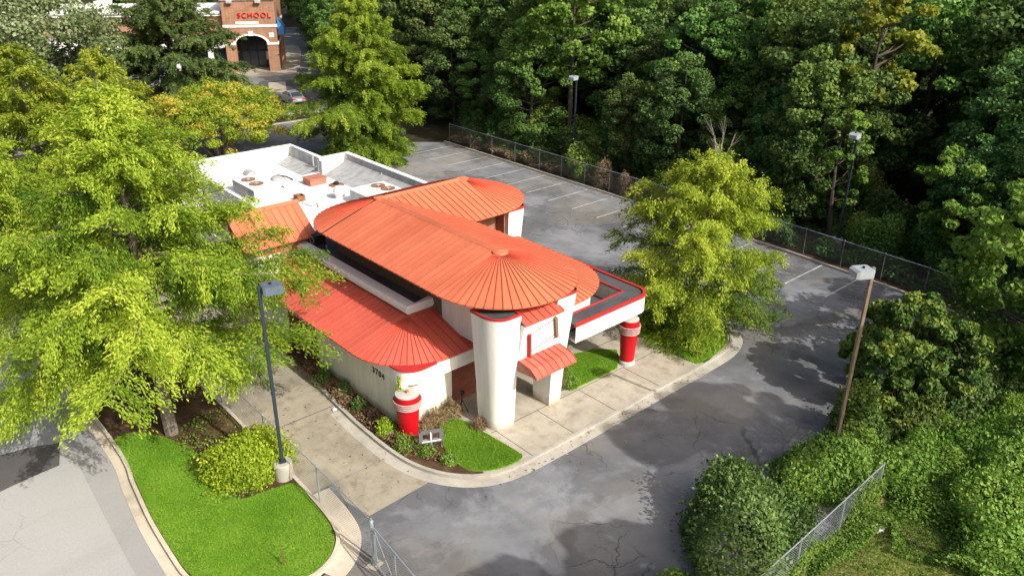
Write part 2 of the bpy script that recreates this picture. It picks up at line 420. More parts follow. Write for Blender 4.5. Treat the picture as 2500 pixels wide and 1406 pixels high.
def broad_meshes(name, seed, h, Rc, leaf, bark, K=95, per=170, lsize=.30, low=.18, clump=.95, flat=.62, tspread=.16, limbs=22):
    """woodland tree: leader, forked limbs and leaf clumps spread through an uneven crown"""
    g = np.random.default_rng(seed); mb = MB(); tr = .016*h + .03
    wob = g.normal(0, .3, 2); tp = lambda t: np.array([wob[0]*math.sin(t*3), wob[1]*math.sin(t*2.4), h*t])
    mb.tube([tp(t) for t in np.linspace(0, .9, 10)], tr, 7, .04)
    lob = g.normal(0, 1, (7, 3)); lob = norm(lob); la = g.uniform(-.28, .34, 7)
    Cs, Ds, Ns, Ts = [], [], [], []
    cz = h*(low + (1-low)*.5); rz = h*(1-low)*.52
    for k in range(K):
        d = norm(g.normal(0, 1, 3)); rad = g.uniform(.55, 1.0)**.6
        amp = 1 + sum(a*max(0, float(d @ l))**3 for a, l in zip(la, lob))
        wz = 1.0 if d[2] < .2 else 1 - .25*(d[2]-.2)
        c = np.array([d[0]*Rc*amp*wz, d[1]*Rc*amp*wz, cz + d[2]*rz*min(amp, 1.12)])*np.array([rad, rad, 1]) + np.array([0, 0, 0])
        c[2] = cz + (c[2]-cz)*rad
        if k < limbs:
            s0 = tp(float(np.clip((c[2]-.3*math.hypot(c[0], c[1])-.5)/h, low*.7, .86))); mid = (s0 + c)/2 + np.array([0, 0, -.2])
            mb.tube([s0, mid, c], tr*.32, 4, .02)
        cs = clump*g.uniform(.65, 1.3)*Rc/4.2; m = int(per*g.uniform(.7, 1.3)); ct = g.normal(0, tspread) + .22*d[2]
        x = norm(g.normal(0, 1, (m, 3)))*(g.uniform(.35, 1.0, (m, 1))**.5)*cs; x[:, 2] *= flat
        outv = norm(x + d*.35)
        Cs.append(c + x); Ns.append(outv*.8 + np.array([0, 0, .5]) + g.normal(0, .45, (m, 3))); Ds.append(g.normal(0, 1, (m, 3)) + np.array([0, 0, -.5]))
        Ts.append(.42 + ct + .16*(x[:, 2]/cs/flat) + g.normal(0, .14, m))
    C = np.concatenate(Cs); ls = lsize*g.uniform(.65, 1.35, len(C))
    return mb.mesh('trunk', bark, True), leaf_mesh('crown', C, np.concatenate(Ds), np.concatenate(Ns), ls, ls*.72, np.concatenate(Ts), leaf)

def shrub_mesh(seed, rx, ry, h, leaf, n=9000, lsize=.16, lobes=14, z0=0.0, spread=.16, wid=.6, up=.5, basis=.74):
    g = np.random.default_rng(seed)
    d = norm(g.normal(0, 1, (n, 3))); d[:, 2] = np.abs(d[:, 2])*1.0 - .12
    lob = norm(g.normal(0, 1, (lobes, 3)) + np.array([0, 0, .4])); la = g.uniform(-.06, .52, lobes)
    amp = np.ones(n)*basis; tt = np.zeros(n)
    for a, l in zip(la, lob):
        w = np.maximum(0, norm(d) @ l)**9; amp += a*w; tt += w*(a-.16)*.8
    rad = (1 - .30*g.uniform(0, 1, n)**1.8)*amp + (g.uniform(0, 1, n) < .10)*g.uniform(0, .22, n)
    C = d*rad[:, None]*np.array([rx, ry, h/1.02]); C[:, 2] = np.maximum(C[:, 2], .03) + z0
    ns = max(20, n//14); nsh = max(6, ns//14); pick = g.integers(0, n, nsh); ii = g.integers(0, nsh, ns); uu = g.uniform(0, 1, ns)   # stray shoots
    sl_ = g.uniform(.12, .40, nsh)*min(1.6, .5 + .25*h)
    C[:ns] = C[pick][ii] + (norm(d[pick] + np.array([0, 0, .7]) + g.normal(0, .3, (nsh, 3)))[ii]*(uu*sl_[ii])[:, None])
    C += g.normal(0, .05, (n, 3)); C[:, 2] = np.maximum(C[:, 2], z0+.03)
    N = norm(d) + np.array([0, 0, up]) + g.normal(0, .5, (n, 3)); D = g.normal(0, 1, (n, 3))
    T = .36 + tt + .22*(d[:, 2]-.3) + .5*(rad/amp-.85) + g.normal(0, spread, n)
    ls = lsize*g.uniform(.6, 1.35, n)
    return leaf_mesh('crown', C, D, N, ls, ls*wid, T, leaf)

def tree(name, label, cat, meshes, loc, rz=0, s=1, group=None):
    t = thing(name, label, cat, (0, 0, 0), group)
    obj('trunk', meshes[0], t); obj('crown', meshes[1], t)
    t.location = loc; t.rotation_euler = (0, 0, rz); t.scale = (s, s, s) if not hasattr(s, '__len__') else s
    return t
def shrub(name, label, cat, me, loc, stems=None, group=None, rz=0, nst=7, sh=.6, sr=.25, smat=None):
    t = thing(name, label, cat, (0, 0, 0), group)
    mb = MB(); g = random.Random(int(abs(loc[0]*97 + loc[1]*31)*10))
    for k in range(nst):
        a = g.uniform(0, 6.28); mb.tube([(0, 0, 0), (sr*.4*math.cos(a), sr*.4*math.sin(a), sh*.5), (sr*math.cos(a), sr*math.sin(a), sh)], .025, 4, .01)
    obj('stems', mb.mesh('stems', smat or M['barkd']), t); obj('foliage', me, t)
    t.location = loc; t.rotation_euler = (0, 0, rz); return t

def sample_poly(poly, n, g):
    P = np.array(poly); lo = P.min(0); hi = P.max(0); out = []
    cnt = 0
    while cnt < n:
        q = g.uniform(lo, hi, (n*2, 2)); ins = np.zeros(len(q), bool); j = len(P)-1
        for i in range(len(P)):
            c = ((P[i, 1] > q[:, 1]) != (P[j, 1] > q[:, 1])) & (q[:, 0] < (P[j, 0]-P[i, 0])*(q[:, 1]-P[i, 1])/(P[j, 1]-P[i, 1]+1e-12) + P[i, 0])
            ins ^= c; j = i
        q = q[ins]; out.append(q); cnt += len(q)
    return np.concatenate(out)[:n]
def blades(name, poly, n, z, hgt, mat, seed, wid=.02):
    g = np.random.default_rng(seed); p = sample_poly(poly, n, g)
    hh = hgt*g.uniform(.5, 1.4, n); C = np.column_stack([p, z + hh*.4])
    D = np.column_stack([g.normal(0, .45, n), g.normal(0, .45, n), np.ones(n)]); N = np.column_stack([g.normal(0, 1, (n, 2)), np.zeros(n)])
    T = .45 + .22*np.sin(p[:, 0]*1.7+seed)*np.cos(p[:, 1]*1.3) + g.normal(0, .18, n)
    return tag(obj(name, leaf_mesh(name, C, D, N, hh*1.2, wid, T, mat)), kind='stuff')

# ------------------------------------------------------------------ the setting
def sheet(name, poly, z, mat):
    mb = MB(); mb.poly([(x, y, z) for x, y in poly]); return struct(name, mb, mat)
sheet('ground', [(-2500, -2500), (2500, -2500), (2500, 2500), (-2500, 2500)], -.03, M['forest_floor'])
sheet('street', [(-30, -60), (9, -60), (9, 320), (-30, 320)], -.012, M['street'])
sheet('street_patch', [(2.39, 35.53), (3.4, 35.35), (4.55, 34.84), (4.35, 34.0), (4.11, 33.11), (2.9, 33.0), (1.84, 32.79), (-1.5, 33.2), (-1.2, 36.2)], -.004, M['patch'])
sheet('street_gutter_seam', [(4.35, 0), (5.42, 0), (5.42, 24.6), (5.58, 27.6), (5.85, 30.4), (6.0, 33.3), (6.0, 70), (4.9, 70), (4.75, 33), (4.55, 29), (4.4, 25)], -.006, M['seam'])
sheet('parking_lot', [(9, -40), (49.45, -40), (49.45, 66), (46.5, 68.5), (43, 72), (43, 84), (11, 84), (11, 20.5), (9, 20.2)], 0.0, M['asph'])
sheet('drive_through_lane', [(11.2, 24.52), (15.0, 24.52), (15.3, 26), (15.6, 34), (15.6, 60), (11.3, 60)], .005, M['drive'])
sheet('drive_through_apron', [(12.25, 21.84), (15.13, 21.98), (15.32, 22.35), (15.2, 24.50), (12.15, 24.50), (12.0, 23.2)], .005, M['drive'])
mb = MB(); mb.box(11.3, 15.1, 29.55, 29.60, 0, .008); mb.box(11.3, 15.3, 34.6, 34.65, 0, .008); struct('lane_joint', mb, M['joint'])
# far drive and mall lot
sheet('mall_parking_lot', [(-30, 88.2), (44, 88.2), (51, 86), (58, 84), (72, 104), (100, 145), (88, 165), (20, 165), (-30, 165)], -.004, M['asph'])
sheet('mall_lane', [(44.2, 96), (50, 96), (54, 108), (50.2, 110.4), (46, 104)], .003, M['patch'])
sheet('concrete_pad', [(50.46, 108.39), (52.95, 108.14), (49.19, 100.45), (47.38, 101.91)], .008, M['walk'])
mb = MB(); mb.lathe(48.95, 102.6, [(.52, 0), (.52, .016)], 20); struct('manhole_cover', mb, M['rust'])
sw = smooth_path([(30, 134), (44, 123), (50.6, 114.3), (54.5, 112.6), (57.2, 113.4), (60.5, 118), (70.2, 136.6), (68.5, 140)], 5)
mb = MB(); mb.prism(sw + [(40, 150)], -.02, .13); struct('mall_sidewalk', mb, M['walk'])
mb = MB()
mb.ribbon([(40, 88.0), (44.5, 87.9), (51, 84.6)], 0, .25, 0, .16); mb.ribbon([(36.5, 84.3), (43.4, 84.0), (50, 81.0)], 0, .22, 0, .16)
struct('mall_curb', mb, M['curb'])

# kerbs, beds and lawns
isl = smooth_path([(6.15, 70), (6.15, 45), (6.30, 33), (6.0, 29.6), (5.75, 27), (5.66, 24.6), (5.68, 23.2), (6.0, 21.9), (7.0, 20.9), (8.6, 20.42), (9.4, 20.45), (10.15, 20.85), (10.72, 21.6), (10.96, 22.7), (11.06, 24.2), (11.12, 25.7), (11.15, 33), (11.2, 60)], 5)
mb = MB(); mb.ribbon(isl, -.08, .07, -.02, .15); struct('island_curb', mb, M['curbw'])
mb = MB(); mb.ribbon(isl[:50], -.46, -.085, -.02, .012); mb.ribbon(isl[50:-14], -.85, -.085, -.02, .012); struct('island_gutter', mb, M['curbw'])
isl_in = offset(isl, .065)
mb = MB(); mb.prism(isl_in, -.02, .09); struct('planting_bed', mb, M['mulch'])
lawn1 = smooth_path([(6.35, 33.2), (6.15, 30), (5.86, 27.2), (5.76, 24.6), (5.8, 23.3), (6.1, 22.1), (7.1, 21.0), (8.6, 20.54), (9.35, 20.57), (10.08, 20.95), (10.6, 21.65), (10.85, 22.7), (10.95, 24.1), (11.02, 25.3), (10.4, 25.6), (9.6, 25.75), (8.9, 25.9), (8.55, 26.8), (8.45, 28.0), (8.6, 29.2), (8.75, 30.1), (8.4, 31.4), (7.5, 33.1)], 4, True)
mb = MB(); mb.prism(lawn1, .05, .125); struct('lawn', mb, M['lawn'])
blades('grass', lawn1, 60000, .12, .055, L['grass'], 1, .022)

fk = smooth_path([(15.6, 60), (15.6, 40), (15.52, 33), (15.25, 29), (15.14, 26.6), (15.17, 24.6), (15.36, 23.25), (15.85, 22.05), (16.6, 21.12), (17.5, 20.58), (18.6, 20.34), (20.6, 20.27), (24, 20.28), (28, 20.32), (31, 20.33), (33.3, 20.40), (34.7, 20.72), (35.6, 21.35), (36.0, 22.4), (36.1, 24.2), (35.9, 26.5), (34.6, 28.4)], 6)
mb = MB(); mb.ribbon(fk, -.08, .08, -.02, .15); struct('building_curb', mb, M['curb'])
mb = MB(); mb.ribbon(fk[18:-6], -.60, -.085, -.02, .010); struct('building_gutter', mb, M['curb'])
fk_in = offset(fk, .075)
mb = MB(); mb.prism(fk_in + [(31.6, 29.5), (31.6, 46), (26, 46)], -.02, .10); struct('sidewalk', mb, M['walk'])
mb = MB()
for x in (19.55, 22.1, 24.9, 28.2): mb.box(x, x+.03, 20.42, 22.85, .08, .106)
mb.box(19.3, 31.4, 22.83, 22.86, .08, .106); mb.box(28.2, 31.4, 25.2, 25.23, .08, .106); mb.box(28.2, 31.4, 28.2, 28.23, .08, .106)
struct('sidewalk_joint', mb, M['joint'])
mbed = [p for p in fk_in if p[1] < 40 and p[0] < 17.3] + [(17.3, 21.4), (17.0, 22.3), (17.0, 23.5), (17.5, 24.3), (18.4, 25.0), (19.2, 25.3), (19.2, 25.7), (16.6, 25.7), (16.6, 40)]
mb = MB(); mb.prism(mbed, .05, .112); struct('mulch_bed', mb, M['mulch'])
lawn2 = smooth_path([(16.75, 21.7), (17.05, 21.15), (17.7, 20.72), (18.5, 20.52), (19.15, 20.6), (19.22, 21.1), (19.12, 22.4), (19.0, 23.6), (18.9, 24.5), (18.2, 25.0), (17.5, 24.3), (17.0, 23.3), (16.75, 22.5)], 4, True)
mb = MB(); mb.prism(lawn2, .08, .15); struct('lawn', mb, M['lawn'])
blades('grass', lawn2, 16000, .14, .07, L['grass'], 2, .022)
lawn3 = [(24.5, 23.0), (27.85, 22.93), (28.8, 23.6), (29.3, 24.25), (28.6, 25.0), (27.4, 25.4), (24.9, 25.4), (24.6, 24)]
mb = MB(); mb.prism(lawn3, .08, .15); struct('lawn', mb, M['lawn'])
blades('grass', lawn3, 14000, .14, .06, L['grass'], 3, .022)
lawn4 = smooth_path([(31.42, 20.55), (33.2, 20.55), (34.6, 20.9), (35.45, 21.5), (35.82, 22.4), (35.9, 24.2), (35.7, 26.3), (34.4, 28.0), (32, 28.3), (31.5, 26), (31.5, 23.5)], 4, True)
mb = MB(); mb.prism(lawn4, .08, .15); struct('lawn', mb, M['lawn'])
blades('grass', lawn4, 20000, .14, .06, L['grass'], 4, .025)

# lot edge under the fence
mb = MB(); mb.ribbon([(49.55, 66), (49.6, 52), (49.55, 40), (49.45, 26), (48.9, 18), (47.6, 10), (44, -2)], -.2, .0, -.02, .14); struct('lot_curb', mb, M['curb'])
bed = [(49.62, 66.5), (49.7, 40), (49.5, 24), (48.6, 15), (47, 8), (44, -2), (66, -4), (66, 70)]
mb = MB(); mb.prism(bed, -.02, .06); struct('roadside_bed', mb, M['mulch'])
# painted stalls
mb = MB(); md = MB()
for k in range(-3, 17):
    y = 58.82 - 2.74*k
    if 20.2 < y < 67:
        x1 = 49.3 if k < 11 else 49.1
        (md if k in (14, 16) else mb).poly([(44.35, y-.055, .004), (x1, y-.055, .004), (x1, y+.055, .004), (44.35, y+.055, .004)])
struct('parking_lines', mb, M['line'])
for y in (17.5,): md.poly([(44.1, y-.05, .004), (47.6, y-.05, .004), (47.6, y+.05, .004), (44.1, y+.05, .004)])
struct('faded_parking_lines', md, M['linedim'])
# rough grass and ground beyond the near fence
rg = [(17, 9.3), (31, 9.5), (36, 14), (44, 8), (44, -30), (10, -30), (10, 6)]
sheet('rough_ground', rg, .012, M['rough'])
blades('weeds', [(20, 9), (30, 9), (31, 3), (22, 1.5)], 26000, .02, .11, L['cover'], 6, .03)

# ------------------------------------------------------------------ the restaurant
B = thing('restaurant_building', 'vacant white stucco restaurant with sweeping orange-red metal roofs and twin flared entry columns', 'building', (21.6, 24, 0))

def roof_stations(kind, step=.41):
    pass
def metal_roof_part(name, stations, mat, drop=lambda t: t, ribs=True, thick=.07):
    """stations: list of ((xin,yin),(xout,yout)) from ridge to eave with heights zr->ze"""
    mb = MB(); rb = MB(); K = 6
    def pt(st, t, dz=0):
        (a, bb, zr), (c, d, ze) = st
        return (a + (c-a)*t, bb + (d-bb)*t, zr + (ze-zr)*drop(t) + dz)
    rings = [[pt(st, k/K) for k in range(K+1)] for st in stations]
    mb.loft(rings, False)
    # eave edge
    edge = [[pt(st, 1), pt(st, 1, -thick)] for st in stations]; mb.loft(edge, False)
    under = [[pt(st, 1, -thick), pt(st, .30, -thick-.02)] for st in stations]; mb.loft(under, False)
    if ribs:
        for st in stations:
            prev = None; P = [Vector(pt(st, k/K*1.012)) for k in range(K+1)]
            d = (P[-1]-P[0]); d.z = 0
            if d.length < .1: continue
            s = Vector((-d.y, d.x, 0)).normalized()*.010
            rings2 = []
            for k, p in enumerate(P):
                w = s*(1 if k > 1 else .5)
                rings2.append([tuple(p + w + Vector((0, 0, -.01))), tuple(p + w + Vector((0, 0, .042))), tuple(p - w + Vector((0, 0, .042))), tuple(p - w + Vector((0, 0, -.01)))])
            rb.loft(rings2, True, False, True)
    o = mb.build(name, mat, B, 20)
    pr = random.Random(len(stations)*7 + int(stations[0][0][0]*10)); ns = len(stations) - 1; vals = [pr.uniform(-1, 1) for _ in range(ns)]
    at = o.data.attributes.new('panel', 'FLOAT', 'FACE'); at.data.foreach_set('value', [vals[min(ns-1, i // K)] if i < ns*K else 0.0 for i in range(len(o.data.polygons))])
    if ribs: rb.build('seams', M['seamr'], o)
    return o
bell = lambda t: .88*t + .12*t*t
XR, YF, YB, XB, ZR, RR, ZE = 22.05, 25.45, 35.37, 27.74, 7.42, 3.59, 6.25
def st_line(p0, p1, n, zr, ze, dirv, r):
    return [((p0[0]+(p1[0]-p0[0])*k/n, p0[1]+(p1[1]-p0[1])*k/n, zr), (p0[0]+(p1[0]-p0[0])*k/n + dirv[0]*r, p0[1]+(p1[1]-p0[1])*k/n + dirv[1]*r, ze)) for k in range(n+1)]
def st_arc(c, a0, a1, n, zr, ze, r, r0=.0):
    return [((c[0]+r0*math.cos(R(a0+(a1-a0)*k/n)), c[1]+r0*math.sin(R(a0+(a1-a0)*k/n)), zr), (c[0]+r*math.cos(R(a0+(a1-a0)*k/n)), c[1]+r*math.sin(R(a0+(a1-a0)*k/n)), ze)) for k in range(n+1)]
stA = st_line((XR, YB), (XR, YF), 24, ZR, ZE, (-1, 0), RR)[:-1] + st_arc((XR, YF), 180, 360, 28, ZR, ZE, RR) + st_line((XR, YF), (XR, YB), 24, ZR, ZE, (1, 0), RR)[1:] + st_arc((XR, YB), 0, 180, 28, ZR, ZE, RR)[1:]
main = metal_roof_part('main_roof', stA, M['roof'], bell)
stB = st_line((XR, YB), (XB, YB), 14, ZR, ZE, (0, -1), RR)[:-1] + st_arc((XB, YB), -90, 90, 28, ZR, ZE, RR) + st_line((XB, YB), (XR, YB), 14, ZR, ZE, (0, 1), RR)[1:]
branch = metal_roof_part('branch_roof', stB, M['roof'], bell)
mb = MB()
mb.loft([[(XR-.22, YF, ZR-.05), (XR, YF, ZR+.075), (XR+.22, YF, ZR-.05)], [(XR-.22, YB, ZR-.05), (XR, YB, ZR+.075), (XR+.22, YB, ZR-.05)]], False)
mb.lathe(XR, YF, [(.42, ZR-.14), (.36, ZR-.02), (.02, ZR+.06)], 20); mb.lathe(XR, YB, [(.34, ZR-.10), (.33, ZR+.03), (.02, ZR+.09)], 20)
mb.build('ridge_cap', M['roof'], main)
mb = MB(); mb.loft([[(XR+.1, YB-.22, ZR-.05), (XR+.1, YB, ZR+.08), (XR+.1, YB+.22, ZR-.05)], [(XB, YB-.22, ZR-.05), (XB, YB, ZR+.08), (XB, YB+.22, ZR-.05)]], False)
mb.lathe(XB, YB, [(.34, ZR-.10), (.33, ZR+.03), (.02, ZR+.09)], 20); mb.build('ridge_cap', M['roof'], branch)

# lower roof on the street side
cx, cy, r2, z2t, z2e = 18.85, 28.4, 3.1, 4.0, 3.1
stL = st_line((cx, 38.9), (cx, cy), 26, z2t, z2e, (-1, 0), r2)[:-1] + st_arc((cx, cy), 180, 270, 15, z2t, z2e, r2) + st_line((cx, cy), (20.95, cy), 5, z2t, z2e, (0, -1), r2)[1:]
metal_roof_part('lower_roof', stL, M['roofl'], bell)
# lower roof on the parking side
cx2, cy2, r3 = 25.40, 27.2, 3.65
stR = st_line((23.2, cy2), (cx2, cy2), 5, 5.6, 4.46, (0, -1), r3)[:-1] + st_arc((cx2, cy2), 270, 360, 17, 5.6, 4.46, r3) + st_line((cx2, cy2), (cx2, 31.6), 11, 5.6, 4.46, (1, 0), r3)[1:]
metal_roof_part('lower_roof', stR, M['roof'], bell)

# walls ------------------------------------------------------------
def rcorner(cx, cy, r, a0, a1, n=8): return [(cx + r*math.cos(R(a0 + (a1-a0)*k/n)), cy + r*math.sin(R(a0 + (a1-a0)*k/n))) for k in range(n+1)]
# street-side wall with flush band, then band round the corner
mb = MB(); mb.box(16.5, 16.8, 25.65, 33.2, 0, 2.36); mb.box(16.5, 16.8, 36.6, 39.0, 0, 2.36); mb.box(16.5, 16.8, 33.2, 36.6, 2.1, 2.36)
mb.box(16.803, 19.3, 25.70, 25.95, 0, 2.36)
mb.build('side_wall', M['stuccoc'], B)
mb = MB(); out = [(16.495, 39.0)] + rcorner(17.45, 26.24, .955, 180, 270, 14) + [(20.9, 25.285), (20.9, 25.5), (17.45, 25.5)] + rcorner(17.45, 26.24, .74, 270, 180, 14) + [(16.71, 39.0)]
mb.prism(out, 2.365, 3.02); mb.build('fascia_band', M['stucco'], B, 30)
mb = MB(); out = [(16.44, 27.4), (16.44, 26.6)] + rcorner(17.45, 26.24, 1.01, 178, 268, 14) + [(18.2, 25.27), (18.2, 26.2), (17.3, 27.4)]
mb.prism(out, 3.022, 3.11); mb.build('fascia_trim', M['redtrim'], B, 30)
mb = MB(); mb.box(17.2, 20.9, 25.51, 26.6, 2.38, 2.42); mb.box(16.7, 21, 26.61, 39, 3.0, 3.03); mb.build('soffit', M['soffit'], B)
mb = MB(); mb.box(16.62, 16.85, 33.203, 36.597, 0, 2.098); mb.build('brick_panel', M['brick'], B)
mb = MB(); mb.box(19.303, 20.7, 25.95, 26.15, 0, 2.9); mb.box(20.4, 24.3, 26.6, 26.85, 0, 3.2); mb.box(20.702, 20.9, 25.952, 26.597, 0, 2.9); mb.build('brick_panel', M['brick'], B)
# doors in the brick entry
d = MB(); d.box(21.2, 23.0, 26.55, 26.597, .12, 2.3); dd = d.build('entrance_door', M['black'], B)
d = MB(); d.box(21.26, 22.05, 26.53, 26.548, .25, 2.2); d.box(22.15, 22.94, 26.53, 26.548, .25, 2.2); d.build('pane', M['glass'], dd)
# clerestory body under the main roof
mb = MB(); mb.box(20.3, 23.2, 27.6, 37.3, 3.5, 6.4); mb.build('clerestory_wall', M['soffit'], B)
mb = MB(); mb.box(19.75, 24.2, 24.05, 24.28, 3.9, 6.22); mb.box(20.25, 23.25, 24.285, 27.595, 3.4, 6.3); mb.build('gable_wall', M['stucco'], B)
# right wing
mb = MB(); mb.box(24.4, 26.7, 24.0, 30.9, 3.45, 4.50); mb.box(24.45, 24.9, 24.2, 34, 0, 3.2); mb.build('wing_wall', M['stucco'], B)
mb = MB(); mb.box(23.25, 28.6, 33.4, 37.2, 0, 6.4); mb.build('branch_wall', M['brickp'], B)
# flat roof well behind the parapet
mb = MB(); mb.poly([(19.25, 28.85, 4.18), (20.3, 28.85, 4.18), (20.3, 37.3, 4.18), (22.8, 37.3, 4.18), (22.8, 40, 4.2), (19.25, 40, 4.2)]); mb.build('flat_roof', M['tar'], B)
# parapet box with cornice
mb = MB()
ppath = [(18.82, 39.0), (18.82, 28.38), (21.0, 28.38)]
mb.ribbon(ppath, -.04, .50, 4.40, 4.53); mb.build('parapet', M['cap'], B)
mb = MB(); mb.ribbon(ppath, -.10, .44, 4.22, 4.398); mb.ribbon(ppath, .0, .42, 4.10, 4.218); mb.build('cornice', M['stuccow'], B)
mb = MB(); mb.ribbon(ppath, .06, .40, 3.7, 4.098); mb.build('parapet_base', M['hatch'], B)

# flared entry columns
def column_ring(xi, xo, yf, yb, r, z):
    s = 1 if xo > xi else -1
    pts = [(xi, yb), (xi, yf)]
    cxx, cyy = xo - s*r, yf + r*1.25
    n = 10
    for k in range(n+1):
        a = R(90*k/n); pts.append((cxx + s*r*math.sin(a), cyy - r*1.25*math.cos(a)))
    pts.append((xo, yb)); return [(x, y, z) for x, y in pts]
def entry_column(name, xi, xo0, xo1, yf0, yf1, yb, zt, r0=.42, r1=.75):
    c = MB(); rings = []
    for t, z in ((0, 0), (.35, zt*.35), (.62, zt*.62), (.85, zt*.85), (1, zt)):
        e = t**1.25
        rings.append(column_ring(xi, xo0 + (xo1-xo0)*e, yf0 + (yf1-yf0)*e, yb, r0 + (r1-r0)*t, z))
    c.loft(rings, True, False, True); o = c.build(name, M['stucco'], B, 35)
    top = rings[-1]; ctr = Vector((sum(p[0] for p in top)/len(top), sum(p[1] for p in top)/len(top), 0))
    outr = [(ctr.x + (p[0]-ctr.x)*1.035, ctr.y + (p[1]-ctr.y)*1.025) for p in top]; inn = [(ctr.x + (p[0]-ctr.x)*.88, ctr.y + (p[1]-ctr.y)*.91) for p in top]
    m = MB(); m.loft([[(x, y, zt-.03) for x, y in outr], [(x, y, zt+.09) for x, y in outr], [(x, y, zt+.09) for x, y in inn], [(x, y, zt+.01) for x, y in inn]], True); m.build('column_coping', M['redtrim'], o)
    m = MB(); m.poly([(x, y, zt+.02) for x, y in inn]); m.build('column_top', M['tarl'], o)
    return o
entry_column('entry_column', 20.52, 19.46, 19.08, 22.70, 22.28, 23.95, 5.85)
entry_column('entry_column', 22.78, 23.58, 24.25, 22.74, 22.36, 23.85, 5.85, .12, .45)
entry_column('branch_column', 28.72, 29.75, 30.25, 32.6, 32.4, 34.4, 5.9, .35, .55)
mb = MB(); mb.box(28.62, 28.715, 32.7, 34.3, 3, 5.75); mb.build('branch_column_shade_slab', M['hatch'], B)  # red-brown slab paints shade and red bounce on the column's inner face
# sign wall between the columns (leans out a little)
mb = MB(); mb.loft([[(20.53, 22.58, 2.95), (20.53, 22.10, 5.35), (20.53, 22.9, 5.35), (20.53, 22.9, 2.95)], [(22.77, 22.6, 2.95), (22.77, 22.14, 5.35), (22.77, 22.9, 5.35), (22.77, 22.9, 2.95)]], True, True, True)
mb.build('sign_wall', M['stuccow'], B)
# little roof over the sign wall
stS = [((20.5 + k*.39, 23.6, 6.0), (20.5 + k*.39, 22.02, 5.42)) for k in range(7)]
metal_roof_part('sign_roof', stS, M['roofl'])
# empty sign cabinet
def sw(x, z, off=0): return (x, 22.58 - (z-2.95)*.2 - off, z)
mb = MB(); mb.tube([sw(20.86, 4.86, .09), sw(21.13, 3.52, .09)], .075, 8); sf = mb.build('sign_frame', M['redtrim'], B, True)
mb = MB(); mb.bar(sw(22.33, 5.22, .08), sw(22.68, 4.05, .08), .15, .14, (0, 1, 0)); mb.build('sign_channel', M['brown'], sf)
mb = MB(); mb.loft([[sw(20.90, 4.84, .03), sw(22.27, 5.18, .03), sw(22.60, 4.06, .03), sw(21.16, 3.52, .03)], [sw(20.90, 4.84, -.02), sw(22.27, 5.18, -.02), sw(22.60, 4.06, -.02), sw(21.16, 3.52, -.02)]], True, True, True); mb.build('sign_panel', M['white'], sf)
mb = MB(); mb.tube([sw(20.93, 4.78, .045), sw(22.25, 5.12, .045)], .024, 4); mb.tube([sw(21.1, 3.78, .045), sw(22.55, 4.22, .045)], .024, 4); mb.build('sign_rail', M['signgrey'], sf)
# awning over the door
stW = [((20.5 + k*.352, 22.42, 3.56), (20.5 + k*.352, 21.25, 3.16)) for k in range(8)]
aw = metal_roof_part('awning', stW, M['roofl'], lambda t: .45*t if t < .7 else .315 + (t-.7)*2.28)
mb = MB(); q0, q1, q2, q3 = (22.5, 3.53), (21.6, 3.41), (21.26, 3.13), (22.5, 3.0)
mb.loft([[(x, a, z) for a, z in (q0, q1, q2, q3)] for x in (20.51, 22.95)], True, True, True)
mb.build('awning_side', M['hatch'], aw)

# canopy beam on the parking side
zb0, zb1 = 3.30, 4.22
outer = [(23.9, 22.25)] + rcorner(28.55, 23.15, .85, -88, 0, 8) + [(29.42, 32.4)]
inner = [(28.35, 32.4), (28.35, 23.35), (24.0, 23.22)]
mb = MB(); n1 = len(outer)
for i in range(n1-1):
    a, c = outer[i], outer[i+1]; mb.poly([(a[0], a[1], zb0), (c[0], c[1], zb0), (c[0], c[1], zb1), (a[0], a[1], zb1)])
mb.poly([(x, y, zb0) for x, y in outer + inner]); mb.build('canopy_beam', M['stuccow'], B, 40)
mb = MB()
for a, c in zip(inner[:-1], inner[1:]): mb.poly([(a[0], a[1], 3.36), (c[0], c[1], 3.36), (c[0], c[1], zb1), (a[0], a[1], zb1)])
mb.build('canopy_inner_wall', M['stuccoc'], B)
mb = MB(); mb.poly([(x, y, zb1-.03) for x, y in offset(outer, .05) + inner]); mb.build('canopy_top', M['tarl'], B)
mb = MB(); mb.ribbon(outer, -.03, .12, zb1-.10, zb1+.05); mb.ribbon(inner, -.03, .06, zb1-.04, zb1+.035); mb.build('canopy_coping', M['redtrim'], B, 40)
mb = MB(); mb.poly([(24.0, 23.2, 3.36), (28.36, 23.3, 3.36), (28.36, 32.4, 3.36), (24.0, 32.4, 3.36)]); mb.poly([(24.0, 23.2, 3.29), (28.36, 23.3, 3.29), (28.36, 32.4, 3.29), (24.0, 32.4, 3.29)]); mb.build('canopy_deck', M['tar'], B)

# house number
def text_mesh(txt, size, ext, mat):
    cu = bpy.data.curves.new('letters', 'FONT'); cu.body = txt; cu.size = size; cu.extrude = ext; cu.align_x = 'CENTER'; cu.align_y = 'CENTER'; cu.space_character = 1.25
    o = bpy.data.objects.new('letters', cu); COL.objects.link(o); dg = bpy.context.evaluated_depsgraph_get(); dg.update()
    me = bpy.data.meshes.new_from_object(o.evaluated_get(dg)); bpy.data.objects.remove(o); me.materials.clear(); me.materials.append(mat); return me
me = text_mesh('3704', .42, .015, M['numeral'])
me.transform(Matrix.Translation((16.478, 27.5, 2.2)) @ Matrix.Rotation(R(-90), 4, 'Z') @ Matrix.Rotation(R(90), 4, 'X'))
obj('house_number', me, B)

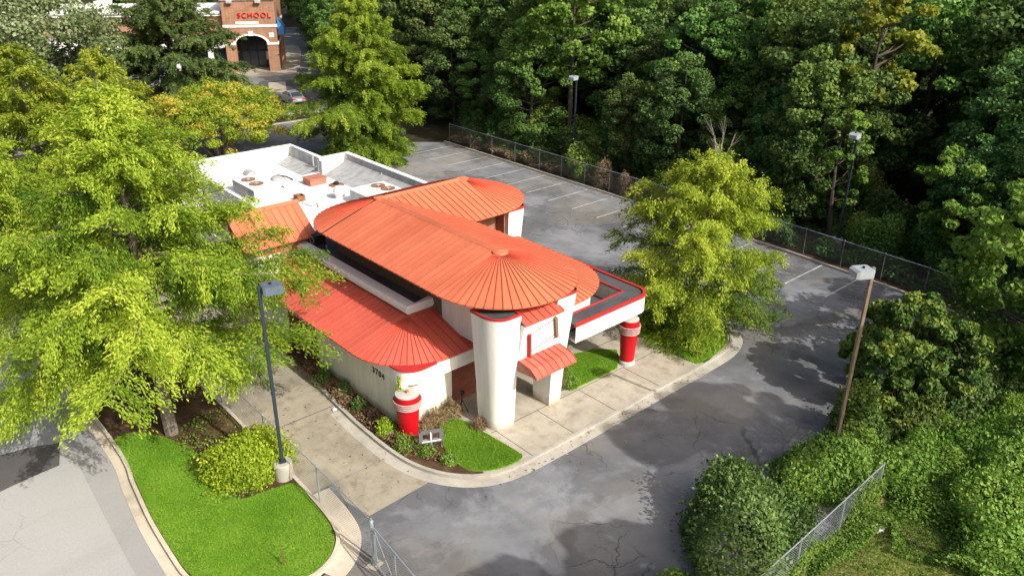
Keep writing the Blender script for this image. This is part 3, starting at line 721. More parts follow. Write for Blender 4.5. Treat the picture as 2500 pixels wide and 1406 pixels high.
# brick block with tiled shed behind, and its flared corner pier
mb = MB(); mb.box(16.6, 19.6, 39.05, 43.2, 0, 5.0); mb.build('rear_brick_wall', M['brickp'], B)
st1 = [((15.5 + k*.425, 40.55, 6.45), (15.5 + k*.425, 38.55, 4.92)) for k in range(11)]
rr = metal_roof_part('rear_gable_roof', st1, M['roof'])
st2 = [((15.5 + k*.425, 40.55, 6.45), (15.5 + k*.425, 43.4, 4.92)) for k in range(11)]
metal_roof_part('rear_gable_roof', st2, M['roof'])
mb = MB(); mb.loft([[(15.45, 40.37, 6.36), (15.45, 40.55, 6.53), (15.45, 40.73, 6.36)], [(19.8, 40.37, 6.36), (19.8, 40.55, 6.53), (19.8, 40.73, 6.36)]], False)
mb.build('ridge_cap', M['roof'], rr)
for x in (16.62, 19.58): mb = MB(); mb.poly([(x, 39.0, 5.0), (x, 42.9, 5.0), (x, 40.55, 6.3)]); mb.build('gable_infill', M['hatch'], B)
entry_column('corner_pier', 17.25, 16.25, 15.9, 38.35, 38.1, 39.6, 4.72, .3, .45)
mb = MB(); mb.box(16.35, 16.9, 42.5, 44.2, 0, 2.9); mb.build('rear_side_wall', M['stucco'], B)

# rear box: walls, deck and parapets
zp, zd = 5.4, 4.3
foot = [(20.0, 41.5), (20.0, 55.85), (27.2, 55.85), (27.2, 51.15), (29.37, 51.15), (29.37, 37.0), (22.9, 37.0), (22.9, 39.9), (20.0, 39.9)]
mb = MB(); mb.prism(foot[::-1], 0, zd-.02, top=False); mb.build('rear_wall', M['stuccow'], B)
mb = MB(); mb.poly([(x, y, zd) for x, y in foot[::-1]]); mb.build('rear_flat_roof', M['memb'], B)
mb = MB(); mb.ribbon([(19.0, 55.85), (27.2, 55.85), (27.2, 51.15), (29.37, 51.15), (29.37, 37.2)], -.26, 0, zd-.3, zp); pp = mb.build('rear_parapet', M['memb'], B)
mb = MB(); mb.ribbon([(18.95, 55.85), (27.2, 55.85), (27.2, 51.15), (29.37, 51.15), (29.37, 37.2)], -.30, .04, zp+.002, zp+.07); mb.build('parapet_cap', M['cap'], pp)
mb = MB(); mb.box(26.905, 26.937, 51.2, 55.55, zd+.25, zp-.06); mb.box(29.075, 29.107, 40, 50.85, zd+.62, zp-.04); mb.build('parapet_flashing', M['flash'], pp)
mb = MB()
for sx, y0, y1, w, hh in ((26.90, 51.3, 55.5, 1.3, .42), (29.07, 42.2, 50.8, 2.2, .72)):
    mb.loft([[(sx - w*t, yy, zd + .012 + hh*(1-t)**1.6) for t in (0, .25, .5, .75, 1)] for yy in (y0, (y0+y1)/2, y1)], False)
mb.build('roof_cricket', M['flash'], pp, 60)
mb = MB(); mb.tube([(26.88, 51.4, zd+.45), (26.88, 55.4, zd+.40)], .05, 6); mb.tube([(26.75, 51.6, zd), (26.75, 51.6, zp+.1)], .06, 6); mb.tube([(29.03, 46.2, zp-.45), (29.03, 50.7, zp-.45)], .05, 6); mb.box(26.8, 26.9, 50.5, 50.9, zd, zd+1.0); mb.box(28.9, 29.05, 46, 46.2, zp-.6, zp-.35); mb.build('drain_pipe', M['flash'], pp)
mb = MB(); mb.box(16.8, 19.95, 44.3, 55.5, 0, 2.3); mb.build('service_yard_roof', M['tar'], B)
rl = MB(); 
for k in range(24): rl.box(16.9+k*.13, 16.95+k*.13, 55.3, 55.36, 2.3, 3.4)
for k in range(60): rl.box(16.86, 16.92, 44.6+k*.18, 44.66+k*.18, 2.3, 3.3)
rl.box(16.85, 19.95, 55.29, 55.37, 3.4, 3.5); rl.box(16.85, 16.93, 44.5, 55.3, 3.3, 3.4); rl.build('service_yard_railing', M['white'], B)

# roof equipment: each thing stands on the deck
def hvac(name, label, x0, x1, y0, y1, zt, fans):
    t = thing(name, label, 'hvac unit', ((x0+x1)/2, (y0+y1)/2, zd), None)
    m = MB(); m.box(x0, x1, y0, y1, zd+.02, zt-.06); b_ = m.build('cabinet', M['unitg'], t)
    m = MB(); m.box(x0-.04, x1+.04, y0-.04, y1+.04, zt-.058, zt); m.build('lid', M['unit'], t)
    for fx, fy in fans:
        m = MB(); m.lathe(fx, fy, [(.46, zt+.002), (.47, zt+.05), (.40, zt+.05), (.39, zt+.01)], 20, False, True); f = m.build('fan', M['rust'], t)
        g = MB()
        for k in range(6):
            a = k*math.pi/3; g.bar((fx, fy, zt+.06), (fx+.42*math.cos(a), fy+.42*math.sin(a), zt+.06), .03, .015)
        g.lathe(fx, fy, [(.13, zt+.05), (.12, zt+.09)], 10); g.build('fan_guard', M['flash'], f)
    m = MB(); m.box(x0-.012, x0-.002, y0+.25, y0+1.0, zd+.3, zd+.6); m.build('grille', M['flash'], t)
    return t
hvac('hvac_unit', 'white rooftop unit with two rusty round fans beside the orange branch roof', 25.2, 27.75, 41.85, 44.0, 5.2, [(26.95, 43.35), (27.1, 42.4)])
hvac('hvac_unit', 'white rooftop unit with two rusty fans at the left edge of the white roof', 20.45, 21.75, 47.9, 51.2, 5.1, [(21.2, 50.3), (21.2, 49.1)])
t = thing('roof_hatch', 'low red-brown metal box on the white roof near the parapet corner', 'roof hatch', (25.4, 49.1, zd))
m = MB(); m.box(24.8, 26.05, 48.55, 49.6, zd+.03, zd+.42); m.build('body', M['hatch'], t); m = MB(); m.box(24.75, 26.1, 48.5, 49.65, zd+.423, zd+.48); m.build('lid', M['hatch'], t)
t = thing('roof_vent', 'round white mushroom exhaust vent on the white roof', 'roof vent', (25.08, 45.1, zd))
m = MB(); m.lathe(25.08, 45.1, [(.30, zd), (.30, zd+.28)], 18); m.build('base', M['unit'], t)
m = MB(); m.lathe(25.08, 45.1, [(.36, zd+.285), (.42, zd+.36), (.42, zd+.6), (.38, zd+.72), (.30, zd+.80), (.05, zd+.84)], 20); m.lathe(25.08, 45.1, [(.46, zd+.44), (.46, zd+.50)], 20); m.build('hood', M['unit'], t, 30)
t = thing('roof_vent', 'low rust-stained exhaust vent on the white roof', 'roof vent', (26.36, 47.8, zd))
m = MB(); m.lathe(26.36, 47.8, [(.55, zd+.01), (.5, zd+.05), (.3, zd+.07)], 18); m.build('curb_ring', M['rust'], t); m = MB(); m.lathe(26.36, 47.8, [(.2, zd+.072), (.2, zd+.2), (.12, zd+.26)], 12); m.build('hood', M['black'], t)
t = thing('roof_vent', 'tipped dark curved metal vent cowl lying on the white roof', 'roof vent', (23.9, 51.6, zd))
m = MB(); m.lathe(23.9, 51.6, [(.5, zd+.01), (.42, zd+.2), (.22, zd+.3)], 16); m.build('cowl', M['flash'], t); m = MB(); m.tube([(23.9, 51.6, zd+.3), (24.3, 51.1, zd+.25), (24.6, 50.7, zd+.05)], .05, 6); m.build('pipe', M['black'], t)
t = thing('roof_vent', 'grey half-round hood against the back of the white roof', 'roof vent', (22.95, 53.9, zd))
m = MB(); m.loft([[(22.5 + .40*(1-math.cos(a)), 53.5, zd + .36*math.sin(a)) for a in np.linspace(0, math.pi, 9)], [(22.5 + .40*(1-math.cos(a)), 54.3, zd + .36*math.sin(a)) for a in np.linspace(0, math.pi, 9)]], True, True, True); m.build('hood', M['flash'], t)
t = thing('vent_cap', 'small square white vent cap in the middle of the white roof', 'vent cap', (23.5, 49.6, zd))
m = MB(); m.box(23.3, 23.7, 49.4, 49.8, zd, zd+.12); m.build('curb', M['unitg'], t); m = MB(); m.box(23.27, 23.73, 49.37, 49.83, zd+.122, zd+.16); m.build('cap', M['unit'], t)
t = thing('open_duct', 'open rusty square duct with loose cables beside the orange shed roof', 'duct', (22.9, 46.2, zd))
m = MB(); m.ribbon([(22.55, 46.1), (23.1, 46.1), (23.1, 46.7), (22.55, 46.7)], 0, .04, zd, zd+.38, True); m.build('duct_wall', M['rust'], t)
m = MB(); pts = [(22.9, 46.0, zd+.05), (22.5, 45.4, zd+.12), (22.8, 44.8, zd+.06), (23.3, 44.9, zd+.1), (23.0, 44.3, zd+.05), (23.5, 43.9, zd+.06)]; m.tube(pts, .035, 5); m.build('cable', M['flash'], t)
t = thing('condenser_unit', 'small black condenser on legs beside the white parapet end', 'condenser', (19.75, 38.6, 4.18))
m = MB(); m.box(19.45, 20.1, 38.2, 39.0, 4.45, 5.0); m.build('cabinet', M['black'], t)
m = MB(); m.tube([(19.44, 38.6 + .22*math.cos(a), 4.72 + .22*math.sin(a)) for a in np.linspace(0, 6.28, 14)], .02, 5); m.build('fan_ring', M['flash'], t)
for x in (19.5, 20.03):
    for y in (38.25, 38.93): m = MB(); m.box(x, x+.05, y, y+.05, 4.19, 4.448); m.build('leg', M['black'], t)
t = thing('roof_pipe', 'thin vent pipe standing in the dark flat roof well', 'pipe', (19.75, 37.5, 4.18)); m = MB(); m.tube([(19.75, 37.5, 4.18), (19.75, 37.5, 4.55)], .04, 8); m.build('pipe', M['flash'], t); m = MB(); m.lathe(19.75, 37.5, [(.07, 4.56), (.07, 4.62)], 8); m.build('cap', M['flash'], t)

# red drinking-cup columns
def cup(label, x, y, zl, post_top, base=False, w=1.0):
    t = thing('cup_column', label, 'cup column', (x, y, .1), None)
    z0 = .1; h = zl - z0
    m = MB(); m.lathe(x, y, [(.31*w, z0 + (.22 if base else 0)), (.40*w, z0 + h*.72)], 32); m.build('cup', M['cupred'], t, 40)
    m = MB(); m.lathe(x, y, [(.40*w, z0+h*.722), (.41*w, z0+h*.76), (.41*w, zl-.10), (.40*w, zl-.04)], 32, True, False); m.build('collar', M['cupred'], t, 30)
    m = MB(); m.lathe(x, y, [(.405*w, zl-.042), (.405*w, zl), (.37*w, zl+.015), (.05, zl+.03)], 32); m.build('lid', M['cuplid'], t, 30)
    for k in range(4):
        m = MB(); rr_ = (.475 - .010*(3-k))*w; zz = z0 + h*(.715 + .048*k)
        m.tube([(x + rr_*math.cos(a), y + rr_*math.sin(a), zz) for a in np.linspace(0, 2*math.pi, 33)], .036, 8); m.build('ring', M['ring'], t, True)
    if base: m = MB(); m.lathe(x, y, [(.37*w, z0), (.36*w, z0+.16), (.31*w, z0+.218)], 28); m.build('base', M['cuplid'], t, 30)
    m = MB(); m.box(x-.07, x+.07, y-.07, y+.07, zl+.03, post_top); m.build('post', M['hatch'], t)
    return t
cup('red drinking-cup column standing in the shrubs at the building corner below the house number', 16.50, 25.25, 2.22, 2.362, False, 1.32)
cup('red drinking-cup column with pale round base on the concrete under the canopy corner', 28.75, 23.05, 2.70, 3.297, True, 1.16)

# ------------------------------------------------------------------ lamps
def lamp(label, x, y, top, ang, pm, hm, base=True):
    t = thing('parking_lot_lamp', label, 'street lamp', (0, 0, 0), 'parking lot lamps')
    m = MB(); m.box(-.062, .062, -.062, .062, .85 if base else 0, top); obj('pole', m.mesh('pole', pm), t)
    m = MB(); m.box(-.14, .14, -.14, .14, .85 if base else 0, .92 if base else .06); obj('base_plate', m.mesh('base_plate', pm), t)
    if base: m = MB(); m.lathe(0, 0, [(.39, 0), (.39, .80), (.36, .845)], 24); obj('concrete_base', m.mesh('concrete_base', M['curb'], 30), t)
    m = MB(); d = .52
    m.loft([[(.08, -.25, top-.30), (.08, .25, top-.30), (.08, .25, top-.02), (.08, -.25, top-.02)], [(.16, -.30, top-.34), (.16, .30, top-.34), (.16, .30, top), (.16, -.30, top)],
            [(.72, -.30, top-.34), (.72, .30, top-.34), (.72, .30, top), (.72, -.30, top)], [(.84, -.26, top-.32), (.84, .26, top-.32), (.84, .26, top-.07), (.84, -.26, top-.07)]], True, True, True)
    hd = obj('lamp_head', m.mesh('lamp_head', hm), t)
    m = MB(); m.lathe(.42, 0, [(.06, top+.003), (.05, top+.07)], 10); obj('photocell', m.mesh('photocell', M['black']), hd)
    m = MB(); m.box(.2, .7, -.24, .24, top-.36, top-.342); obj('lens', m.mesh('lens', M['cuplid']), hd)
    t.location = (x, y, 0); t.rotation_euler = (0, 0, R(ang)); return t
lamp('tall dark blue box-head lamp on a concrete base beside the round bush on the lawn', 10.85, 26.1, 8.72, -12, M['lampblue'], M['lamphead'])
lamp('tall bronze box-head lamp rising from the hedges at the right of the lot', 28.75, 11.6, 9.25, 150, M['lampbrown'], M['lamppale'])
lamp('dark box-head lamp behind the chain-link fence in front of the dark wood', 52.0, 49.8, 8.75, 190, M['lampblue'], M['lamppale'])
lamp('box-head lamp with its pole almost hidden by woodland leaves', 52.6, 24.1, 8.4, 185, M['lampblue'], M['lamppale'])

# ------------------------------------------------------------------ fences
def fence(name, label, path, hgt, spacing, pm, lm, z=.1, bottom_rail=False, rm=None):
    p = [Vector((a, b, z)) for a, b in path]
    t = thing(name, label, 'chain-link fence', tuple(p[0]))
    m = MB()
    for a, c in zip(p[:-1], p[1:]): m.poly([tuple(a), tuple(c), (c.x, c.y, z+hgt), (a.x, a.y, z+hgt)])
    m.build('chain_link_mesh', lm, t)
    m = MB(); m.tube([(q.x, q.y, z+hgt) for q in p], .024, 6); m.build('top_rail', rm or pm, t)
    if bottom_rail: m = MB(); m.tube([(q.x, q.y, z+.06) for q in p], .025, 6); m.build('bottom_rail', rm or pm, t)
    tot = 0
    for a, c in zip(p[:-1], p[1:]):
        ln = (c-a).length; n = max(1, round(ln/spacing))
        for k in range(n + (1 if c is p[-1] else 0)):
            q = a + (c-a)*k/n; m = MB(); m.tube([(q.x, q.y, z-.1), (q.x, q.y, z+hgt+.03)], .038, 8); m.lathe(q.x, q.y, [(.05, z+hgt+.03), (.03, z+hgt+.09)], 8); m.build('post', pm, t)
    return t
fence('boundary_fence', 'long weathered chain-link fence between the parking stalls and the wood', [(49.75, 65.5), (49.8, 52), (49.75, 40.4), (49.62, 25), (49.15, 16.5), (48.0, 9.5)], 1.85, 3.05, M['galvd'], M['linkd'], .1, False, M['galv'])
fence('driveway_fence', 'chain-link fence along the drive-through lane beside the lawn', [(11.12, 19.75), (11.16, 23.7), (11.2, 33), (11.25, 46)], 1.75, 4.0, M['galv'], M['link'], .05)
fence('hedge_fence', 'chain-link fence between the trimmed hedges and the rough ground at the lower right', [(16.5, 9.3), (22, 9.33), (28.4, 9.43)], 1.55, 3.0, M['galv'], M['link'], 0)
g = thing('chain_link_gate', 'open galvanized chain-link gate leaf with diagonal brace on a thick post', 'gate', (10.98, 19.5, 0))
m = MB(); m.tube([(10.98, 19.5, 0), (10.98, 19.5, 1.98)], .075, 10); m.lathe(10.98, 19.5, [(.09, 1.98), (.06, 2.05), (.01, 2.07)], 10); m.build('gate_post', M['galv'], g, 40)
m = MB(); m.poly([(10.66, 19.62, .004), (10.86, 19.22, .004), (11.3, 19.38, .004), (11.2, 19.82, .004)]); m.build('footing', M['walk'], g)
ga, gb = Vector((10.97, 19.32, 0)), Vector((10.62, 15.3, 0)); mid = ga.lerp(gb, .36)
def gp(q, z): return (q.x, q.y, z)
m = MB(); m.tube([gp(ga, .12), gp(ga, 1.8), gp(gb, 1.8), gp(gb, .12), gp(ga, .12)], .03, 6); m.tube([gp(mid, .12), gp(mid, 1.8)], .028, 6); m.build('gate_frame', M['galv'], g)
m = MB(); m.tube([gp(ga, 1.7), gp(mid, .2)], .016, 5); m.tube([gp(ga, .25), gp(mid, 1.7)], .012, 5); m.build('brace', M['galv'], g)
m = MB(); m.poly([gp(ga, .12), gp(gb, .12), gp(gb, 1.8), gp(ga, 1.8)]); m.build('chain_link_mesh', M['link'], g)
for z in (.35, 1.55): m = MB(); m.lathe(10.98, 19.42, [(.10, z), (.10, z+.07)], 10); m.build('hinge', M['galv'], g)

t = thing('climbing_vine', 'patchy green vine climbing through the hedge fence at the lower right', 'vine', (24, 9.4, 0))
g_ = np.random.default_rng(15); n = 5200; xx = g_.uniform(17.5, 28.6, n); lim = .35 + .9*(np.sin(xx*1.7) + np.sin(xx*.9+1) + 1.2*(xx > 25))/2.2; zz = g_.uniform(0, 1, n)**1.4*np.clip(lim, .12, 1.6)
me = leaf_mesh('foliage', np.column_stack([xx, 9.36 + g_.normal(0, .12, n), .03 + zz]), g_.normal(0, 1, (n, 3)), np.array([-.2, -.8, .7]) + g_.normal(0, .5, (n, 3)), .12*g_.uniform(.6, 1.4, n), .08, g_.normal(.5, .2, n), L['cover']); obj('foliage', me, t)
m = MB(); m.tube([(20, 9.34, 0), (21.5, 9.34, .6), (23, 9.34, .3)], .012, 4); m.build('stem', M['wood'], t)
# ------------------------------------------------------------------ small things
t = thing('directional_sign', 'empty grey two-bay sign frame on a short post in the shrub bed', 'sign frame', (16.5, 23.5, .1))
def sg(u, z, off=0): a = Vector((16.2, 23.9)); c = Vector((17.02, 23.52)); q = a + (c-a)*u; n = Vector((-(c-a).y, (c-a).x)).normalized(); return (q.x + n.x*off, q.y + n.y*off, z)
m = MB()
for a, c in (((0, .46), (1, .46)), ((0, .95), (1, .95)), ((0, .44), (0, .97)), ((1, .44), (1, .97)), ((.5, .46), (.5, .95))): m.bar(sg(*a), sg(*c), .05 if a[0] != .5 or c[0] != .5 else .05, .17, (0, 0, 1) if a[1] == c[1] else (0.86, -.5, 0))
m.build('frame', M['signgrey'], t)
m = MB(); m.bar(sg(.03, .50), sg(.97, .50), .20, .012); m.bar(sg(.47, .47, -.06), sg(.47, .94, -.06), .05, .05, (1, 0, 0)); m.build('liner', M['white'], t)
m = MB(); m.tube([sg(.5, .05), sg(.5, .44)], .05, 8); m.build('post', M['galv'], t)
t = thing('survey_stake', 'thin weathered wooden stake standing in the near lawn', 'stake', (8.47, 21.51, .12)); m = MB(); m.bar((8.47, 21.51, .1), (8.5, 21.55, .85), .05, .03); m.build('stake', M['wood'], t); m = MB(); m.bar((8.485, 21.53, .42), (8.489, 21.535, .5), .056, .036); m.build('band', M['black'], t)
t = thing('tripod', 'small black tripod standing beside the flared left entry column', 'tripod', (19.25, 25.05, .1))
for a in (90, 210, 330): m = MB(); m.tube([(19.3, 24.95, .85), (19.3 + .3*math.cos(R(a)), 24.95 + .3*math.sin(R(a)), .1)], .018, 5); m.build('leg', M['black'], t)
m = MB(); m.tube([(19.3, 24.95, .8), (19.3, 24.95, 1.1)], .02, 5); m.box(19.2, 19.4, 24.88, 25.02, 1.1, 1.3); m.build('head', M['black'], t)
def bag(label, x, y, s, seed):
    g_ = np.random.default_rng(seed); m = MB(); n = 14
    rings = [[(x + s*r*math.cos(6.283*i/n)*g_.uniform(.65, 1.2), y + s*r*math.sin(6.283*i/n)*g_.uniform(.65, 1.2), .03 + s*z*g_.uniform(.7, 1.3)) for i in range(n)] for r, z in ((1, 0), (.95, .35), (.6, .6), (.2, .7))]
    m.loft(rings, True, True, True); o = m.build('plastic_bag', M['bag'], None, 30); tag(o, label, 'plastic bag'); return o
bag('crumpled white plastic bag lying in the rough grass at the lower right', 26.5, 8.45, .26, 3)
bag('small scrap of white plastic in the ground cover near the hedge fence end', 28.9, 8.9, .2, 4)
bag('white scrap of litter lying by the kerb of the drive-through lane', 15.0, 29.2, .12, 5)
t = thing('utility_box', 'small grey utility post in the shrub bed beside the side wall', 'utility post', (16.0, 26.3, .1)); m = MB(); m.box(15.94, 16.1, 26.2, 26.36, .1, .55); m.build('post', M['flash'], t); m = MB(); m.box(15.92, 16.12, 26.18, 26.38, .552, .60); m.build('cap', M['flash'], t)
# climbing vine on the corner
t = thing('climbing_vine', 'green vine climbing the corner beside the red cup column', 'vine', (16.3, 25.8, .1))
g_ = np.random.default_rng(5); n = 420; zz = g_.uniform(1.0, 2.95, n); wd = np.where(zz < 2.35, .16, .035)
C = np.column_stack([16.36 + g_.normal(0, 1, n)*wd*.5, 25.62 + g_.normal(0, 1, n)*wd, zz]); me = leaf_mesh('foliage', C, g_.normal(0, 1, (n, 3)), np.array([-1, -.6, .6]) + g_.normal(0, .4, (n, 3)), .10, .08, g_.normal(.6, .2, n), L['bush']); obj('foliage', me, t).matrix_parent_inverse = Matrix.Translation((-16.3, -25.8, -.1))
m = MB(); m.tube([(16.42, 25.62, .1), (16.40, 25.66, 1.2), (16.42, 25.60, 2.95)], .015, 5); m.build('stem', M['wood'], t)

# ------------------------------------------------------------------ cars
def car(label, x, y, ang, paint):
    t = thing('parked_car', label, 'car', (0, 0, 0), 'cars parked by the brick shops')
    W_ = .9
    sec = [(-2.42, .34, .62, .80), (-2.36, .28, .84, .86), (-1.95, .24, .98, .89), (-1.2, .22, 1.0, W_), (0, .22, .98, W_), (.9, .22, .95, W_), (1.5, .22, .90, .88), (2.1, .25, .80, .84), (2.38, .32, .66, .72)]
    rings = [[(xx, -w, zb_), (xx, -w*1.0, zb_ + (zt-zb_)*.62), (xx, -w*.90, zt), (xx, w*.90, zt), (xx, w, zb_ + (zt-zb_)*.62), (xx, w, zb_)] for xx, zb_, zt, w in sec]
    m = MB(); m.loft(rings, True, True, True); body = obj('body', m.mesh('body', paint, 35), t)
    m = MB(); m.loft([[(-1.9, -.74, .97), (-1.9, .74, .97), (1.15, .74, .95), (1.15, -.74, .95)], [(-1.12, -.60, 1.40), (-1.12, .60, 1.40), (.22, .60, 1.42), (.22, -.60, 1.42)]], True, False, True); cb_ = obj('windows', m.mesh('windows', M['glass']), t)
    m = MB(); m.loft([[(-1.16, -.62, 1.395), (-1.16, .62, 1.395), (.26, .62, 1.415), (.26, -.62, 1.415)], [(-1.0, -.54, 1.45), (-1.0, .54, 1.45), (.1, .54, 1.465), (.1, -.54, 1.465)]], True, True, True); obj('roof', m.mesh('roof', paint, 40), t)
    m = MB()
    for s in (-1, 1):
        m.bar((-1.93, .745*s, .97), (-1.13, .61*s, 1.41), .06, .05); m.bar((1.17, .745*s, .95), (.23, .61*s, 1.42), .06, .05); m.bar((-.45, .755*s, .97), (-.45, .615*s, 1.41), .07, .03)
    obj('pillar', m.mesh('pillar', paint), t)
    for sx in (-1.45, 1.40):
        for s in (-1, 1):
            m = MB(); m.tube([(sx, s*.72, .33), (sx, s*.915, .33)], .33, 20); w = obj('wheel', m.mesh('wheel', M['tyre']), t)
            m = MB(); m.tube([(sx, s*.90, .33), (sx, s*.925, .33)], .20, 14); obj('rim', m.mesh('rim', M['silver']), w)
    for s in (-1, 1):
        m = MB(); m.box(-2.425, -2.28, min(s*.45, s*.83), max(s*.45, s*.83), .70, .84); obj('tail_light', m.mesh('tail_light', M['redsign']), t)
        m = MB(); m.box(2.22, 2.37, min(s*.45, s*.75), max(s*.45, s*.75), .56, .68); obj('headlight', m.mesh('headlight', M['plate']), t)
        m = MB(); m.box(.75, .92, min(s*.86, s*1.03), max(s*.86, s*1.03), .95, 1.07); obj('wing_mirror', m.mesh('wing_mirror', paint), t)
    m = MB(); m.box(-2.46, -2.425, -.26, .26, .58, .70); obj('licence_plate', m.mesh('licence_plate', M['plate']), t)
    m = MB(); m.box(-2.47, -2.40, -.78, .78, .30, .42); obj('bumper', m.mesh('bumper', M['black']), t)
    t.location = (x, y, 0); t.rotation_euler = (0, 0, R(ang)); return t
car('silver sedan seen from behind, parked beside the manhole pad', 46.8, 94.4, 86, M['silver'])
car('pale car half hidden behind the tall yellow-green tree', 54.4, 102.0, 120, M['carwhite'])

# ------------------------------------------------------------------ the brick shops far behind
U = Vector((.86514, -.50153, 0)); NRM = Vector((-.50153, -.86514, 0)); P0 = Vector((54.62, 116.3, 0))
def mp(u, d, z): q = P0 + U*u - NRM*d; return (q.x, q.y, z)
def mbox(m, u0, u1, d0, d1, z0, z1):
    q = [mp(u0, d0, 0), mp(u1, d0, 0), mp(u1, d1, 0), mp(u0, d1, 0)]; return m.prism([(a[0], a[1]) for a in q], z0, z1)
S = thing('shop_building', 'distant tan brick shopping building with white bands and a big arched corner entry', 'building', tuple(P0))
m = MB()
def arch_wall(m, u0, u1, ua, ub, zs, zt, d0, d1):
    mbox(m, u0, ua, d0, d1, 0, zt); mbox(m, ub, u1, d0, d1, 0, zt); c = (ua+ub)/2; r = (ub-ua)/2; n = 14
    for k in range(n):
        a0, a1 = math.pi*k/n, math.pi*(k+1)/n; x0, x1 = c - r*math.cos(a0), c - r*math.cos(a1); z0, z1 = zs + .55*r*math.sin(a0), zs + .55*r*math.sin(a1)
        for dd in (d0, d1): m.poly([mp(x0, dd, z0), mp(x1, dd, z1), mp(x1, dd, zt), mp(x0, dd, zt)])
        m.poly([mp(x0, d0, z0), mp(x1, d0, z1), mp(x1, d1, z1), mp(x0, d1, z0)])
arch_wall(m, -5.9, 1.6, -4.41, .05, 4.15, 11.0, 0, .8)
mbox(m, .9, 1.6, .8, 14, 0, 11.0); mbox(m, -5.9, -5.2, .8, 14, 0, 11.0)
m.build('tower_wall', M['brickm'], S)
m = MB(); mbox(m, -5.95, -4.41, -.12, -.005, 4.0, 4.32); mbox(m, .05, 1.65, -.12, -.005, 4.0, 4.32); mbox(m, -5.95, 1.65, -.12, -.005, 6.5, 6.85); mbox(m, -6.0, 1.75, -.25, -.005, 10.3, 10.55); mbox(m, -6.1, 1.85, -.4, 14, 11.003, 11.4)
mbox(m, 1.605, 1.72, -.1, 14, 6.5, 6.85); mbox(m, 1.605, 1.72, -.1, 14, 4.0, 4.32)
c, r, n = -2.18, 2.23, 16
for k in range(n):
    a0, a1 = math.pi*k/n, math.pi*(k+1)/n
    q = [(c - rr_*math.cos(a), 4.15 + .55*rr_*math.sin(a)) for rr_, a in ((r, a0), (r, a1), (r+.38, a1), (r+.38, a0))]
    m.loft([[mp(x, -.12, z) for x, z in q], [mp(x, -.005, z) for x, z in q]], True, True, True)
mbox(m, -2.5, -1.8, -.2, -.006, 5.3, 5.95); m.build('white_band', M['white'], S)
m = MB(); mbox(m, .45, 1.15, -.06, -.005, 5.05, 5.7); mbox(m, -5.5, -4.85, -.06, -.005, 5.05, 5.7); m.build('white_block', M['white'], S)
m = MB(); mbox(m, -4.1, -.85, -.05, -.005, 6.98, 7.3); m.build('name_plaque', M['white'], S)
for u in (-1.0, -5.0): m = MB(); mbox(m, u, u+.8, -.62, -.26, 9.9, 10.28); m.build('floodlight', M['flash'], S)
me = text_mesh('SCHOOL', 1.02, .07, M['redsign']); q = mp(-1.35, -.10, 8.15)
me.transform(Matrix.Translation(q) @ Matrix(((U.x, 0, NRM.x*1, 0), (U.y, 0, NRM.y*1, 0), (0, 1, 0, 0), (0, 0, 0, 1)))); obj('sign_letters', me, S)
m = MB(); mbox(m, -5.2, .9, 4.0, 4.1, .1, 5.6); gl = m.build('shop_window', M['glass'], S)
m = MB()
for u in (-4.4, -3.1, -1.9, -.7, .5): mbox(m, u, u+.1, 3.9, 3.99, .1, 5.5)
mbox(m, -5.2, .9, 3.88, 3.985, 2.6, 2.75); m.build('window_frame', M['black'], gl)
m = MB(); mbox(m, -.62, -.1, 3.8, 3.88, 1.3, 2.5); m.build('window_poster', M['plate'], gl)
m = MB(); m.loft([[mp(1.73, .6, 7.55), mp(1.73, 3.6, 7.55)], [mp(2.6, .5, 6.4), mp(2.6, 3.7, 6.4)], [mp(2.62, .5, 5.3), mp(2.62, 3.7, 5.3)]], False); m.poly([mp(1.73, .6, 7.55), mp(2.6, .5, 6.4), mp(2.62, .5, 5.3), mp(1.73, .6, 5.3)]); m.build('blue_awning', M['blueaw'], S)
m = MB(); mbox(m, 1.4, 2.0, 5.6, 6.3, 0, 7.2); m.build('side_pier', M['brickm'], S)
m = MB(); mbox(m, -44, -5.95, 1.2, 14, 5.3, 8.4); m.build('wing_wall', M['brickm'], S)
m = MB(); mbox(m, -44.2, -6.15, .75, 14, 8.05, 8.3); mbox(m, -44.3, -6.15, .55, 14, 8.403, 8.75); m.build('wing_cornice', M['white'], S)
m = MB(); mbox(m, -44, -6.0, -1.2, 1.19, 3.8, 5.1); m.build('colonnade_fascia', M['white'], S)
m = MB(); mbox(m, -44, -6.0, -1.3, 1.18, 5.103, 5.3); m.build('colonnade_roof', M['flash'], S)
for u in (-42, -37.2, -32.4, -27.5, -22.6, -17.7, -12.8, -8): m = MB(); mbox(m, u-.35, u+.35, -1.1, -.4, .1, 3.79); m.build('colonnade_pillar', M['white'], S)
m = MB(); mbox(m, -44, -5.95, 1.3, 1.5, .1, 3.7); m.build('shop_front', M['glass'], S)
m = MB()
for u, w, z0, z1 in ((-24.0, .55, 4.05, 4.6), (-23.3, .5, 4.05, 4.95), (-22.75, .45, 4.05, 4.6), (-18.4, .5, 4.05, 4.8), (-17.8, .4, 4.05, 4.6)):
    for j in range(8):
        a = 6.283*j/8; mbox(m, u + .32*w*math.cos(a) - .07, u + .32*w*math.cos(a) + .07, -1.3, -1.203, (z0+z1)/2 + (z1-z0)*.42*math.sin(a) - .08, (z0+z1)/2 + (z1-z0)*.42*math.sin(a) + .08)
m.build('sign_letters', M['redsign'], S)
m = MB(); mbox(m, -44, 1.0, 1.2, 13.9, 8.2, 8.25); m.build('flat_roof', M['memb'], S)
